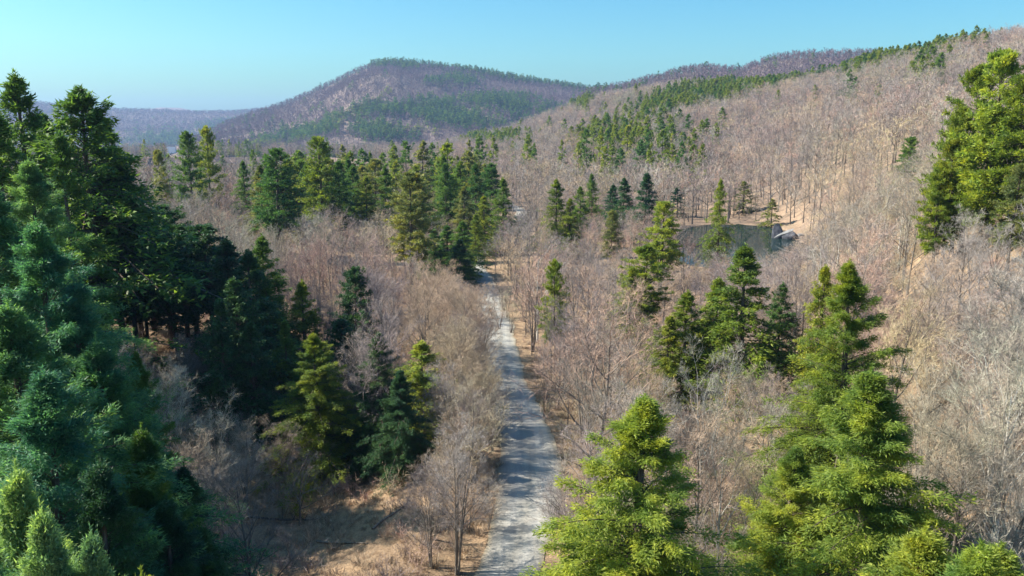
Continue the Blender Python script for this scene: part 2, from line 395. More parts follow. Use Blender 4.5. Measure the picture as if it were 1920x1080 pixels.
# ------------------------------------------------------------------ tree shapes (unit: height 1 crown sits on z 0..1; built at 20 m and scaled)
def conifer_parts(seed, lod, style):
    """returns (trunk MB, crown MB); height 20 m, reach 4.6 m"""
    rs = np.random.RandomState(seed)
    H, R = 20.0, 4.6
    nb, ns, nl, ll, lw = {'near': (310, 40, 16, 0.20, 0.055), 'mid': (200, 18, 6, 0.44, 0.17),
                          'far': (90, 6, 4, 1.0, 0.52), 'tiny': (40, 3, 2, 2.0, 1.3)}[lod]
    pine = style == 'pine'
    start = {'hem': 0.10, 'pine': 0.24, 'high': 0.45, 'spire': 0.36}[style]
    z0 = H * start
    if pine or style == 'high':
        nw = 15 if pine else 10
        lev = np.sort(rs.rand(nw) * 0.03 + np.linspace(0, 0.98, nw))
        t = np.clip(lev[rs.randint(0, nw, nb)] + rs.normal(size=nb) * 0.010, 0, 1)
    else:
        t = rs.rand(nb) ** 1.05
    phi = rs.rand(nb) * 2 * np.pi
    if style in ('hem', 'spire'):
        prof = (1 - t) ** 1.02 * np.clip(0.72 + t * 1.8, 0, 1) * 1.6
    elif pine:
        prof = (1 - t) ** 0.62 * np.clip(0.55 + t * 1.6, 0, 1) + 0.05
    else:
        prof = np.clip((1 - t) ** 0.55 * np.clip(0.5 + t * 1.6, 0, 1) + 0.06, 0, 1) * 1.05
    lob = 1 + (1.1 - t) * (0.20 * np.sin(phi * 2 + seed) + 0.20 * np.sin(phi * 3 + t * 9 + seed * 2.1) + 0.10 * np.sin(t * 23 + seed))
    L = R * prof * lob * (0.52 + 0.66 * rs.rand(nb) ** 1.3) + 0.08
    bz = z0 + t * (H - z0) * 0.985
    el = np.where(t > 0.75, 0.75, np.interp(t, [0, 0.5, 0.75], [-0.05, 0.24, 0.6] if not pine else [0.10, 0.25, 0.5]))
    el = el + rs.normal(size=nb) * 0.13
    droop = (0.24 if not pine else -0.02) + 0.16 * rs.rand(nb)
    dh = np.stack([np.cos(phi), np.sin(phi), np.zeros(nb)], 1)
    lean = np.array([rs.normal() * 0.012, rs.normal() * 0.012])
    def trunk_xy(z): return np.stack([lean[0] * z + 0.10 * np.sin(z / 5 + seed), lean[1] * z + 0.10 * np.cos(z / 4 + seed)], -1)
    bx = trunk_xy(bz)
    Bp = np.concatenate([bx, bz[:, None]], 1)
    def curve(i, s_):
        P = Bp[i] + dh[i] * (L[i] * s_)[:, None]
        P[:, 2] += np.tan(np.clip(el[i], -0.9, 0.9)) * L[i] * s_ - droop[i] * L[i] * s_ ** 2
        return P
    cr = MB()
    # wood of the boughs
    if lod in ('near', 'mid'):
        kk = 5 if lod == 'near' else 3
        ss = np.linspace(0, 0.92, kk)
        Pb = np.stack([curve(np.arange(nb), np.full(nb, s_)) for s_ in ss], 1)
        rb = (0.012 + 0.011 * L)[:, None] * np.linspace(1, 0.25, kk)[None]
        cr.tubes(Pb, rb, 3, 1)
    # sprays of needles
    i = np.repeat(np.arange(nb), ns)
    n = len(i)
    s_ = (0.30 if pine or style == 'high' else 0.12) + (0.70 if pine or style == 'high' else 0.88) * rs.rand(n) ** 0.75
    base = curve(i, s_)
    ang = np.where(rs.rand(n) < 0.5, 1, -1) * (0.45 + 0.7 * rs.rand(n)) * np.where(s_ > 0.9, 0.4, 1)
    ca, sa = np.cos(ang), np.sin(ang)
    d2 = np.stack([dh[i, 0] * ca - dh[i, 1] * sa, dh[i, 0] * sa + dh[i, 1] * ca, np.zeros(n)], 1)
    d2[:, 2] = rs.normal(size=n) * 0.18 + (0.22 if pine else -0.10) + np.where(t[i] > 0.85, 0.5, 0)
    d2 /= np.linalg.norm(d2, axis=1, keepdims=True)
    sl = (0.25 * L[i] * (1.12 - s_) + 0.27 - 0.20 * t[i]) * (0.7 + 0.6 * rs.rand(n))
    j = np.repeat(np.arange(n), nl); nn = len(j)
    u = rs.rand(nn) ** 0.8
    lb = base[j] + d2[j] * (sl[j] * u)[:, None]
    lb[:, 2] -= (0.0 if pine else 0.22) * sl[j] * u ** 2
    lb += rs.normal(size=(nn, 3)) * (0.10 if lod == 'near' else 0.14)
    dv = d2[j] * 0.9 + rnd_unit(rs, nn) * (0.62 if not pine else 0.95)
    if pine: dv[:, 2] += 0.25
    dv /= np.linalg.norm(dv, axis=1, keepdims=True)
    nrm = rnd_unit(rs, nn) * 0.8 + np.array([0, 0, 1.0])
    sz = 0.65 + 0.7 * rs.rand(nn)
    top = np.clip(1.15 - 0.45 * t[i][j], 0.6, 1.1)
    cr.leaves(lb, dv, ll * sz * top, lw * sz * top, nrm, 0)
    # leader
    m_ = {'near': 160, 'mid': 40, 'far': 12, 'tiny': 4}[lod]
    zt = H * (0.93 + 0.08 * rs.rand(m_)); pb = np.concatenate([trunk_xy(zt), zt[:, None]], 1)
    dv = rnd_unit(rs, m_) + np.array([0, 0, 0.9]); dv /= np.linalg.norm(dv, axis=1, keepdims=True)
    cr.leaves(pb, dv, np.full(m_, ll * 0.8), np.full(m_, lw * 0.8), rnd_unit(rs, m_))
    tk = MB()
    sides = {'near': 9, 'mid': 6, 'far': 4, 'tiny': 3}[lod]
    kz = {'near': 14, 'mid': 8, 'far': 5, 'tiny': 2}[lod]
    zz = np.linspace(-0.6, H * 0.99, kz)
    tp = np.concatenate([trunk_xy(zz), zz[:, None]], 1)[None]
    tr = (0.30 * (1 - np.clip(zz / H, 0, 1)) ** 0.8 + 0.03 + 0.14 * np.exp(-np.clip(zz, 0, None) / 0.7))[None]
    tk.tubes(tp, tr, sides, 0)
    return tk, cr

def bare_parts(seed, lod, stems=1, spread=1.0, low=0.30):
    """leafless tree 15 m tall"""
    rs = np.random.RandomState(seed)
    H = 15.0
    n1, n2, n3, n4 = {'near': (15, 8, 7, 7), 'mid': (12, 7, 5, 4), 'far': (10, 6, 7, 0), 'tiny': (9, 7, 0, 0)}[lod]
    tk, cr = MB(), MB()
    ks = {'near': 12, 'mid': 7, 'far': 4, 'tiny': 2}[lod]
    sides = {'near': 8, 'mid': 5, 'far': 3, 'tiny': 3}[lod]
    starts = []
    for q in range(stems):
        a = rs.rand() * 6.28; lean = (0.02 if stems == 1 else 0.11 + 0.08 * rs.rand())
        Hq = H * (0.9 if q == 0 else 0.72 + 0.2 * rs.rand())
        zz = np.linspace(-0.5, Hq * 0.95, ks)
        x = np.cos(a) * (lean * zz * (0.4 + 0.6 * zz / Hq)) + 0.22 * np.sin(zz / 2.6 + seed + q) * (zz / Hq) + np.cos(a) * 0.18 * (stems > 1)
        y = np.sin(a) * (lean * zz * (0.4 + 0.6 * zz / Hq)) + 0.22 * np.cos(zz / 3.1 + seed * 2 + q) * (zz / Hq) + np.sin(a) * 0.18 * (stems > 1)
        P = np.stack([x, y, zz], 1)
        r0 = 0.19 / math.sqrt(stems) * (1.15 if stems > 1 else 1)
        rad = r0 * (1 - np.clip(zz / Hq, 0, 1) * 0.93) + (0.07 * np.exp(-np.clip(zz, 0, None) / 0.4))
        if lod == 'far': rad = rad * 1.15
        if lod == 'tiny': rad = rad * 1.5
        tk.tubes(P[None], rad[None], sides, 0)
        starts.append((P, rad, Hq))
    # level 1 limbs
    N1 = n1 * (1 if stems == 1 else max(1, int(stems * 0.65)))
    P1 = []; 
    k1 = 6
    B1 = np.zeros((N1, 3)); D1 = np.zeros((N1, 3)); L1 = np.zeros(N1); R1 = np.zeros(N1)
    for i in range(N1):
        P, rad, Hq = starts[i % stems]
        t = low + (0.98 - low) * ((i // stems + rs.rand()) / (N1 / stems))
        t = min(t, 0.99)
        f = t * (len(P) - 1); a0 = int(f); a0 = min(a0, len(P) - 2); fr = f - a0
        B1[i] = P[a0] * (1 - fr) + P[a0 + 1] * fr
        R1[i] = (rad[a0] * (1 - fr) + rad[a0 + 1] * fr) * 0.62
        az = i * 2.4 + rs.normal() * 0.4
        el = 0.55 + 0.5 * t + rs.normal() * 0.12
        D1[i] = (math.cos(az) * math.cos(el), math.sin(az) * math.cos(el), math.sin(el))
        L1[i] = H * (0.36 - 0.22 * (t - 0.3)) * (0.75 + 0.5 * rs.rand()) * spread * (0.9 if stems == 1 else 0.8)
    def grow(B, Dd, L, k_, bend_up, wig):
        n = len(B)
        Pn = np.zeros((n, k_, 3)); Pn[:, 0] = B
        d = Dd.copy()
        for q in range(1, k_):
            d = d + rs.normal(size=(n, 3)) * wig; d[:, 2] += bend_up
            d /= np.linalg.norm(d, axis=1, keepdims=True)
            Pn[:, q] = Pn[:, q - 1] + d * (L / (k_ - 1))[:, None]
        return Pn
    def children(Pn, Rn, L, nc, lenf, ang):
        n, k_, _ = Pn.shape
        i = np.repeat(np.arange(n), nc); m = len(i)
        u = 0.18 + 0.82 * rs.rand(m) ** 0.8
        f = u * (k_ - 1); a = np.minimum(f.astype(int), k_ - 2); fr = (f - a)[:, None]
        B = Pn[i, a] * (1 - fr) + Pn[i, a + 1] * fr
        d = Pn[i, a + 1] - Pn[i, a]; d /= np.linalg.norm(d, axis=1, keepdims=True) + 1e-9
        d = d + rnd_unit(rs, m) * ang; d[:, 2] += 0.12; d /= np.linalg.norm(d, axis=1, keepdims=True)
        Lc = L[i] * lenf * (1.15 - 0.6 * u) * (0.6 + 0.8 * rs.rand(m))
        Rc = Rn[i] * 0.5 * (1.1 - 0.6 * u)
        return B, d, Lc, Rc
    P1 = grow(B1, D1, L1, k1, 0.07, 0.09)
    rr = R1[:, None] * np.linspace(1, 0.25, k1)[None]
    if lod == 'near': cr.tubes(P1, np.maximum(rr, 0.010), 5, 1)
    elif lod == 'mid': cr.tubes(P1[:, ::2] if False else P1, np.maximum(rr, 0.013), 3, 1)
    elif lod == 'far': cr.tubes(P1[:, [0, 2, 5]], np.maximum(rr[:, [0, 2, 5]] * 1.1, 0.03), 3, 1)
    B2, D2, L2, R2 = children(P1, R1, L1, n2, 0.50, 0.8)
    k2 = 4 if lod == 'near' else 3
    P2 = grow(B2, D2, L2, k2, 0.05, 0.12)
    mn = {'near': 0.007, 'mid': 0.011, 'far': 0.025, 'tiny': 0.1}[lod]
    if lod != 'tiny':
        if lod == 'far': 
            cr.leaves(P2[:, 0], (P2[:, -1] - P2[:, 0]) / (np.linalg.norm(P2[:, -1] - P2[:, 0], axis=1, keepdims=True) + 1e-9), L2, np.full(len(L2), 0.07), rnd_unit(rs, len(L2)), 0)
        else:
            cr.tubes(P2, np.maximum(R2[:, None] * np.linspace(1, 0.3, k2)[None], mn), 3, 0)
    else:
        cr.leaves(P2[:, 0], (P2[:, -1] - P2[:, 0]) / (np.linalg.norm(P2[:, -1] - P2[:, 0], axis=1, keepdims=True) + 1e-9), L2 * 1.2, np.full(len(L2), 0.55), rnd_unit(rs, len(L2)), 0)
        return tk, cr
    B3, D3, L3, R3 = children(P2, R2, L2, n3, 0.62 if lod != 'far' else 0.75, 0.9)
    if lod == 'far':
        cr.leaves(B3, D3, L3 * 1.1, np.full(len(L3), 0.060), rnd_unit(rs, len(L3)), 0)
        return tk, cr
    k3 = 3
    P3 = grow(B3, D3, L3, k3, 0.04, 0.15)
    w3 = {'near': 0.020, 'mid': 0.027}[lod]
    for q in range(k3 - 1):
        seg = P3[:, q + 1] - P3[:, q]; ln = np.linalg.norm(seg, axis=1)
        cr.leaves(P3[:, q], seg / ln[:, None], ln * 1.15, np.full(len(ln), w3 * (1 - 0.25 * q)), rnd_unit(rs, len(ln)), 0)
    B4, D4, L4, R4 = children(P3, R3, L3, n4, 0.60, 0.9)
    w4 = {'near': 0.014, 'mid': 0.021}[lod]
    cr.leaves(B4, D4, L4 + 0.15, np.full(len(L4), w4), rnd_unit(rs, len(L4)), 0)
    return tk, cr

def shrub_mb(seed, grass=False):
    rs = np.random.RandomState(seed); m = MB()
    n = 26 if not grass else 60
    a = rs.rand(n) * 6.28; rr = rs.rand(n) * (0.3 if not grass else 0.5)
    B = np.stack([np.cos(a) * rr, np.sin(a) * rr, np.full(n, -0.05)], 1)
    el = 0.75 + 0.7 * rs.rand(n); a2 = a + rs.normal(size=n) * 0.5
    Dd = np.stack([np.cos(a2) * np.cos(el), np.sin(a2) * np.cos(el), np.sin(el)], 1)
    if grass:
        m.leaves(B, Dd, 0.25 + 0.35 * rs.rand(n), np.full(n, 0.05), rnd_unit(rs, n)); return m
    L = 0.9 + 1.3 * rs.rand(n)
    m.leaves(B, Dd, L, np.full(n, 0.035), rnd_unit(rs, n))
    k_ = 9
    i = np.repeat(np.arange(n), k_); u = 0.25 + 0.75 * rs.rand(len(i))
    B2 = B[i] + Dd[i] * (L[i] * u)[:, None]
    d2 = Dd[i] + rnd_unit(rs, len(i)) * 0.9; d2 /= np.linalg.norm(d2, axis=1, keepdims=True)
    m.leaves(B2, d2, 0.25 + 0.5 * rs.rand(len(i)), np.full(len(i), 0.022), rnd_unit(rs, len(i)))
    return m

# ------------------------------------------------------------------ ground, road, pond
def build_ground():
    az = np.concatenate([np.linspace(-180, -56, 40, endpoint=False), np.linspace(-56, -40, 30, endpoint=False), np.linspace(-40, 40, 420, endpoint=False),
                         np.linspace(40, 56, 30, endpoint=False), np.linspace(56, 180, 40, endpoint=False)])
    r = np.concatenate([np.linspace(0.0, 20, 14, endpoint=False), np.geomspace(20, 300, 380, endpoint=False), np.geomspace(300, 3200, 330, endpoint=False),
                        np.geomspace(3200, 9000, 60)])
    A, Rr = np.meshgrid(np.radians(az), r)
    X = Rr * np.sin(A); Y = Rr * np.cos(A)
    Z = height(X, Y)
    nr, na = X.shape
    V = np.stack([X, Y, Z], -1).reshape(-1, 3)
    idx = np.arange(nr * na).reshape(nr, na)
    a = idx[:-1]; b = idx[1:]; a2 = np.roll(a, -1, 1); b2 = np.roll(b, -1, 1)
    Q = np.stack([a, b, b2, a2], -1).reshape(-1, 4)
    me = make_mesh('ground', V, Q[:, ::-1], [ground_mat()], None, True)
    o = link('ground', me); tag(o, kind='structure')
build_ground()

def build_road():
    n = 900; ys = np.linspace(RY[0], RY[-1] - 5, n); xs = np.interp(ys, RY, RX)
    dx = np.gradient(xs, ys); nx = 1 / np.sqrt(1 + dx * dx); ny = -dx * nx
    acr = np.linspace(-1, 1, 11)
    hw = 2.45 + 0.22 * np.sin(ys / 9) + 0.12 * np.sin(ys / 3.1) + 0.8 * fbm(ys / 1.7, ys * 0 + 2, 3)
    X = xs[:, None] + nx[:, None] * acr * hw[:, None]; Y = ys[:, None] + ny[:, None] * acr * hw[:, None]
    Z = 0.2 * np.sin(Y / 37.0) + 0.05 + 0.05 * (1 - acr ** 2)
    V = np.stack([X, Y, Z], -1).reshape(-1, 3); idx = np.arange(n * 11).reshape(n, 11)
    Q = np.stack([idx[:-1, :-1], idx[:-1, 1:], idx[1:, 1:], idx[1:, :-1]], -1).reshape(-1, 4)
    me = make_mesh('road', V, Q, [road_mat()], None, True)
    at = me.attributes.new('across', 'FLOAT', 'POINT'); at.data.foreach_set('value', np.tile((acr + 1) / 2, n).astype(np.float32))
    tag(link('road', me), kind='structure')
build_road()

def build_pond():
    # one sheet a little larger than the hollow; the bank cuts it
    a = np.linspace(0, 2 * np.pi, 96, endpoint=False)
    ca, sa = math.cos(POND_AZ), math.sin(POND_AZ)
    rings = [0.0, 0.5, 0.85, 1.12]
    V = [(PCX, PCY, -0.28)]
    for k_ in rings[1:]:
        rad = 42 * k_ * np.cos(a); lat = 19 * k_ * np.sin(a) - 3.0 * np.sin(rad / 11.0)
        for la, ra in zip(lat, rad): V.append((PCX + la * ca + ra * sa, PCY - la * sa + ra * ca, -0.28))
    F_ = [(0, 1 + (i + 1) % 96, 1 + i) for i in range(96)]
    for q in range(2):
        o0 = 1 + q * 96; o1 = o0 + 96
        for i in range(96):
            j = (i + 1) % 96
            F_ += [(o0 + i, o0 + j, o1 + j), (o0 + i, o1 + j, o1 + i)]
    me = make_mesh('water', V, np.array(F_)[:, ::-1], [water_mat()], None, True)
    me.flip_normals() if me.polygons[0].normal.z < 0 else None
    tag(link('water', me), kind='structure')
build_pond()

# ------------------------------------------------------------------ tree library
STYLES = {}
def conifer_lib(lod, style, n, seed0, mat):
    key = (lod, style, mat)
    if key in STYLES: return STYLES[key]
    base = ('_', lod, style)
    if base not in STYLES:
        STYLES[base] = [conifer_parts(seed0 + 31 * q, lod, style) for q in range(n)]
    out = [(tk.mesh('trunk', [M['bark']], True), cr.mesh('crown', [M[mat], M['bark']])) for tk, cr in STYLES[base]]
    STYLES[key] = out
    return out
NV = {'near': 3, 'mid': 4, 'far': 4, 'tiny': 3}
def conifer(lod, style, mat): return conifer_lib(lod, style, NV[lod], {'hem': 11, 'pine': 501, 'high': 901, 'spire': 1301}[style], mat)
BARE = {}
def bare(lod, kind, mat, bark):
    key = (lod, kind, mat, bark)
    if key in BARE: return BARE[key]
    base = ('_', lod, kind)
    if base not in BARE:
        nv = {'near': 5, 'mid': 5, 'far': 5, 'tiny': 3}[lod]
        BARE[base] = [bare_parts(77 + 13 * q + (400 if kind != 'single' else 0), lod, {'single': 1, 'multi': 4, 'grove': 1}[kind], (1.0 if q % 2 else 1.25) * (0.8 if kind == 'grove' else 1), 0.58 if kind == 'grove' else 0.30) for q in range(nv)]
    BARE[key] = [(tk.mesh('trunk', [M[bark]], True), cr.mesh('crown', [M[mat], M[bark]])) for tk, cr in BARE[base]]
    return BARE[key]

rng = random.Random(5)
def put_tree(name, meshes, x, y, sx, sz, label, cat, group, rot=None, tilt=(0, 0), z=None):
    root = bpy.data.objects.new(name, None); COL.objects.link(root)
    root.empty_display_size = 0.5
    root.location = (x, y, (h1(x, y) if z is None else z) - 0.1)
    root.rotation_euler = (tilt[0], tilt[1], rng.random() * 6.283 if rot is None else rot)
    root.scale = (sx, sx, sz)
    tag(root, label, cat, group)
    tk = bpy.data.objects.new('trunk', meshes[0]); COL.objects.link(tk); tk.parent = root
    cr = bpy.data.objects.new('crown', meshes[1]); COL.objects.link(cr); cr.parent = root
    return root

# conifers read off the photograph: (x of the top, y of the top, distance, reach in metres, style, needles, label, group)
def place_conifer(px, py, r, reach, style, mat, label, group=None, tilt=(0, 0)):
    az, el = px_az_el(px, py); az = float(az); el = float(el)
    x, y = r * math.sin(az), r * math.cos(az)
    g = h1(x, y); H = CAM_H + math.tan(el) * r - g
    if H < 3: H = 3
    lod = 'near' if r < 72 else ('mid' if r < 260 else 'far')
    v = conifer(lod, style, mat)
    me = v[rng.randrange(len(v))]
    nm = 'pine_tree' if style not in ('hem', 'spire') else 'hemlock_tree'
    if mat == 'hem_blue': reach *= 1.25
    if 75 < r < 330 and H > 7: reach *= 1.15 if r < 115 else 1.35
    CON.append((x, y, reach, H))
    return put_tree(nm, me, x, y, reach / 4.6, H / 20.0, label, 'tree', group, tilt=tilt)
CON = []
L_ = [
 # right foreground
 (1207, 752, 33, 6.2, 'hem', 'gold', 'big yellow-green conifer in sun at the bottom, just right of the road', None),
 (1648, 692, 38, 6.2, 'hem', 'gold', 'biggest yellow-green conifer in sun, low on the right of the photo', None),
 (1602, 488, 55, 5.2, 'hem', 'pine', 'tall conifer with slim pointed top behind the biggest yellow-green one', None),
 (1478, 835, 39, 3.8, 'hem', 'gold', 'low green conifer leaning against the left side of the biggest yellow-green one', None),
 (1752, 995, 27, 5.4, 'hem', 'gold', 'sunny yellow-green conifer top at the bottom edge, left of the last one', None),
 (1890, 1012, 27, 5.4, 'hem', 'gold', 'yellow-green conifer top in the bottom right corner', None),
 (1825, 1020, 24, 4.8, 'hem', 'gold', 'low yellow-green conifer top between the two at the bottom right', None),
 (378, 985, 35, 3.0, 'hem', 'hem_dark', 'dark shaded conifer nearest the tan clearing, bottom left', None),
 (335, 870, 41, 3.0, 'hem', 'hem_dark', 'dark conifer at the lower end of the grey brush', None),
 (1560, 640, 58, 3.6, 'hem', 'olive', 'greyish green conifer half hidden left of the slim pointed conifer', None),
 (1402, 458, 85, 4.8, 'hem', 'pine', 'tall green conifer with pointed top standing before the pond', None),
 (1345, 520, 88, 3.6, 'hem', 'pine', 'shorter conifer against the left side of the pointed one before the pond', None),
 (1292, 545, 86, 3.6, 'hem', 'pine', 'bushy green conifer at the left end of the clump before the pond', None),
 (1255, 590, 84, 2.6, 'hem', 'pine', 'small low conifer left of the clump before the pond', None),
 (1470, 530, 90, 2.8, 'hem', 'hem', 'small dark conifer at the right end of the clump before the pond', None),
 (1548, 496, 82, 2.8, 'hem', 'pine', 'slim conifer between the pond clump and the tall pointed conifer', None),
 (1212, 462, 118, 3.4, 'pine', 'pine', 'leaning yellow-green pine below the bright pine', None),
 (1185, 500, 112, 3.2, 'hem', 'pine', 'short bushy conifer down-left of the leaning pine', None),
 (1244, 380, 150, 3.4, 'pine', 'gold', 'bright yellow-green layered pine left of the pond', None),
 (1043, 490, 100, 2.0, 'pine', 'pine', 'small lone pine on a bare trunk right of the road bend', None),
 (1352, 334, 178, 2.3, 'hem', 'pine', 'slender green conifer rising in front of the pond', None),
 (1172, 332, 215, 3.4, 'hem', 'hem_dark', 'dark conifer in the middle of the dark clump left of the pond', None),
 (1212, 323, 210, 4.0, 'hem', 'hem_dark', 'tallest and darkest conifer of the clump left of the pond', None),
 (1150, 345, 222, 3.2, 'hem', 'hem_dark', 'dark conifer at the left end of the clump left of the pond', None),
 (1272, 352, 280, 3.0, 'hem', 'hem_dark', 'dark conifer at the left end of the far pond shore', None),
 (1045, 335, 190, 3.4, 'hem', 'pine', 'pointed yellow-green conifer up the valley right of the road', None),
 (1090, 350, 205, 3.4, 'hem', 'hem', 'green conifer right behind the pointed yellow-green one', None),
 (1110, 325, 235, 2.6, 'hem', 'hem', 'thin dark green conifer between the yellow-green one and the dark clump', None),
 (1070, 372, 188, 2.8, 'hem', 'pine', 'short conifer at the foot of the pointed yellow-green one', None),
 (1146, 395, 170, 2.0, 'pine', 'olive', 'thin olive pine in front of the dark clump', None),
 (942, 333, 200, 3.2, 'hem', 'hem', 'neat cone-shaped dark green conifer just right of the road line', None),
 (908, 366, 192, 3.0, 'hem', 'pine', 'yellowish conifer left of the neat cone-shaped one', None),
 (892, 400, 180, 2.2, 'hem', 'pine', 'small yellow-green conifer beside the road bend', None),
 (768, 326, 150, 4.4, 'pine', 'olive', 'broad olive-green pine standing alone left of the road', None),
 (812, 430, 160, 3.0, 'hem', 'hem', 'dark conifer at the left of the roadside clump by the bend', None),
 (838, 422, 166, 3.2, 'hem', 'hem', 'middle conifer of the roadside clump by the bend', None),
 (866, 414, 160, 3.2, 'hem', 'hem', 'tallest conifer of the roadside clump by the bend', None),
 (862, 448, 152, 2.6, 'hem', 'hem_dark', 'lowest dark conifer of the roadside clump, overhanging the bend', None),
 (598, 260, 200, 5.2, 'pine', 'pine', 'tall broad pine with a yellow-green top left of centre', None),
 (515, 282, 180, 5.2, 'pine', 'hem', 'tall dark-trunked conifer left of the broad pine', None),
 (632, 300, 205, 4.2, 'hem', 'hem', 'dark conifer against the right side of the tall broad pine', None),
 (487, 308, 190, 3.6, 'hem', 'olive', 'yellowish conifer behind the tall dark-trunked one', None),
 (383, 240, 235, 3.2, 'pine', 'pine', 'bright green pine tip, right one of the far pair on the left', None),
 (349, 250, 225, 3.6, 'pine', 'hem', 'dark green pine tip, left one of the far pair on the left', None),
 (296, 284, 205, 2.4, 'pine', 'olive', 'olive pine left of the far pair, below the white house', None),
 (1706, 258, 230, 3.0, 'pine', 'hem', 'lone round-topped green pine on the bare right slope', None),
 # right edge pines
 (1885, 100, 122, 4.4, 'pine', 'gold', 'tallest sunny pine of the group on the right edge', None),
 (1838, 128, 128, 3.8, 'pine', 'pine', 'sunny pine at the left of the group on the right edge', None),
 (1925, 140, 118, 4.2, 'pine', 'pine', 'sunny pine cut by the right edge of the photo', None),
 (1812, 205, 126, 2.9, 'pine', 'pine', 'sunny pine stepping down the slope, below the group at the right edge', None),
 (1790, 262, 124, 2.5, 'pine', 'pine', 'small sunny pine lower down the slope at the right edge', None),
 (1768, 315, 122, 2.2, 'pine', 'pine', 'lowest small sunny pine of the row stepping down the right slope', None),
 (1872, 205, 120, 3.4, 'pine', 'pine', 'green pine in the middle of the group on the right edge', None),
 (1912, 310, 112, 2.4, 'pine', 'olive', 'greyish pine low at the right edge among bare trees', None),
 (1396, 340, 290, 3.4, 'hem', 'olive', 'grey-green conifer on the far shore of the pond', None),
 (1449, 372, 262, 2.4, 'hem', 'olive', 'small olive conifer beside the dark boulders at the pond', None),
 (1770, 105, 560, 7.0, 'hem', 'pine', None, 'conifers along the ridge of the right hill'),
 # left skyline
 (32, 138, 95, 6.0, 'hem', 'hem', 'tall conifer with the highest ragged top at the far left', None),
 (147, 166, 90, 6.6, 'spire', 'hem', 'massive dark conifer with a thin spire on the left skyline', None),
 (82, 215, 100, 4.4, 'spire', 'hem', 'conifer between the two tallest on the left skyline', None),
 (-20, 205, 82, 5.4, 'hem', 'hem', 'dark conifer cut by the left edge of the photo, upper one', None),
 (190, 225, 96, 4.6, 'spire', 'hem', 'dark conifer on the right shoulder of the massive one', None),
 (104, 250, 80, 4.6, 'hem', 'hem', 'broad conifer in front of the massive one on the left', None),
 (222, 300, 92, 3.8, 'spire', 'hem_dark', 'shorter dark conifer right of the massive one', None),
 (45, 300, 68, 5.0, 'hem', 'hem_blue', 'blue-green conifer below the highest ragged top at left', None),
 # left foreground mass
 (64, 414, 44, 4.6, 'hem', 'hem_blue', 'bluish green conifer with a sunlit pointed top, left foreground', None),
 (-10, 335, 50, 6.0, 'hem', 'hem_blue', 'big bluish conifer cut by the left edge of the photo', None),
 (132, 520, 43, 4.4, 'hem', 'hem_blue', 'bluish conifer right of the pointed one in the left foreground', None),
 (20, 560, 36, 5.0, 'hem', 'hem_blue', 'wide bluish conifer low at the left edge', None),
 (195, 625, 41, 4.2, 'hem', 'hem_blue', 'bluish conifer beside the grey brush in the left foreground', None),
 (255, 655, 47, 2.6, 'hem', 'hem', 'smaller yellow-tipped conifer next to the grey brush', None),
 (95, 700, 31, 4.4, 'hem', 'hem_blue', 'wide low conifer in the middle of the left foreground', None),
 (255, 800, 36, 3.4, 'hem', 'hem', 'shaded green conifer low in the left foreground', None),
 (170, 860, 29, 3.8, 'hem', 'hem_dark', 'shaded dark conifer above the small sunlit tip, bottom left', None),
 (300, 930, 33, 3.6, 'hem', 'hem_dark', 'dark shaded conifer at the bottom, left of the tan clearing', None),
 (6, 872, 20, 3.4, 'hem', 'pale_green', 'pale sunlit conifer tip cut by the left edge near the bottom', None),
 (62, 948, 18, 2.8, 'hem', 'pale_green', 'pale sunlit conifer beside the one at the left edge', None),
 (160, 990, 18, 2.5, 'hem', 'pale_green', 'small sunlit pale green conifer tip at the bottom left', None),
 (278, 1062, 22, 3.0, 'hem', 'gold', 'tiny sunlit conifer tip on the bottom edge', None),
 # centre left
 (567, 525, 88, 2.8, 'hem', 'pine', 'thin lit conifer above the larger lit one, left of centre', None),
 (585, 622, 70, 4.4, 'hem', 'pine', 'lit green conifer at the edge of the dark hollow', None),
 (660, 505, 90, 2.8, 'pine', 'hem_dark', 'dark thin conifer behind the pale bare trees left of the road', None),
 (640, 600, 80, 2.6, 'pine', 'hem_dark', 'dark conifer standing behind the lit one at the hollow', None),
 (702, 622, 69, 3.4, 'hem', 'hem_dark', 'dark green conifer in shade left of the bright roadside one', None),
 (748, 690, 66, 2.8, 'hem', 'hem_dark', 'low dark conifer above the tan bank', None),
 (786, 640, 76, 3.8, 'hem', 'gold', 'bright green young conifer close to the left of the road', None),
 (925, 960, 70, 0, None, None, None, None),
]
# dark stand of high-crowned conifers on the left with bare trunks showing
STAND = [(205, 395, 112, 4.2), (240, 372, 106, 4.4), (272, 402, 110, 4.2), (300, 388, 104, 4.4), (335, 425, 101, 4.0), (356, 440, 108, 4.0), (385, 425, 98, 4.2),
         (178, 380, 100, 4.6), (160, 430, 92, 4.2), (318, 455, 92, 3.4), (405, 470, 104, 3.6), (262, 470, 96, 3.0)]
_dens = [(425, 445, 88, 4.2), (462, 470, 84, 4.0), (492, 440, 92, 3.6), (440, 520, 78, 3.4), (500, 520, 86, 2.8), (470, 600, 74, 3.0), (530, 600, 78, 2.4), (410, 560, 74, 2.8)]
for a in L_:
    if a[4] is None or a[6] is None: continue
    place_conifer(*a[:8])
g_ = 'high-crowned conifers of the dark stand on the left'
for a in STAND:
    place_conifer(a[0], a[1], a[2], a[3], 'high', 'hem_dark', 'dark high-crowned conifer with bare trunk in the shaded stand on the left', g_)
g_ = 'dark conifers along the shaded hollow'
for a in _dens:
    place_conifer(a[0], a[1], a[2], a[3], 'hem', 'hem_dark' if a[0] < 485 else 'hem', 'dark conifer crowding the right end of the shaded stand', g_)
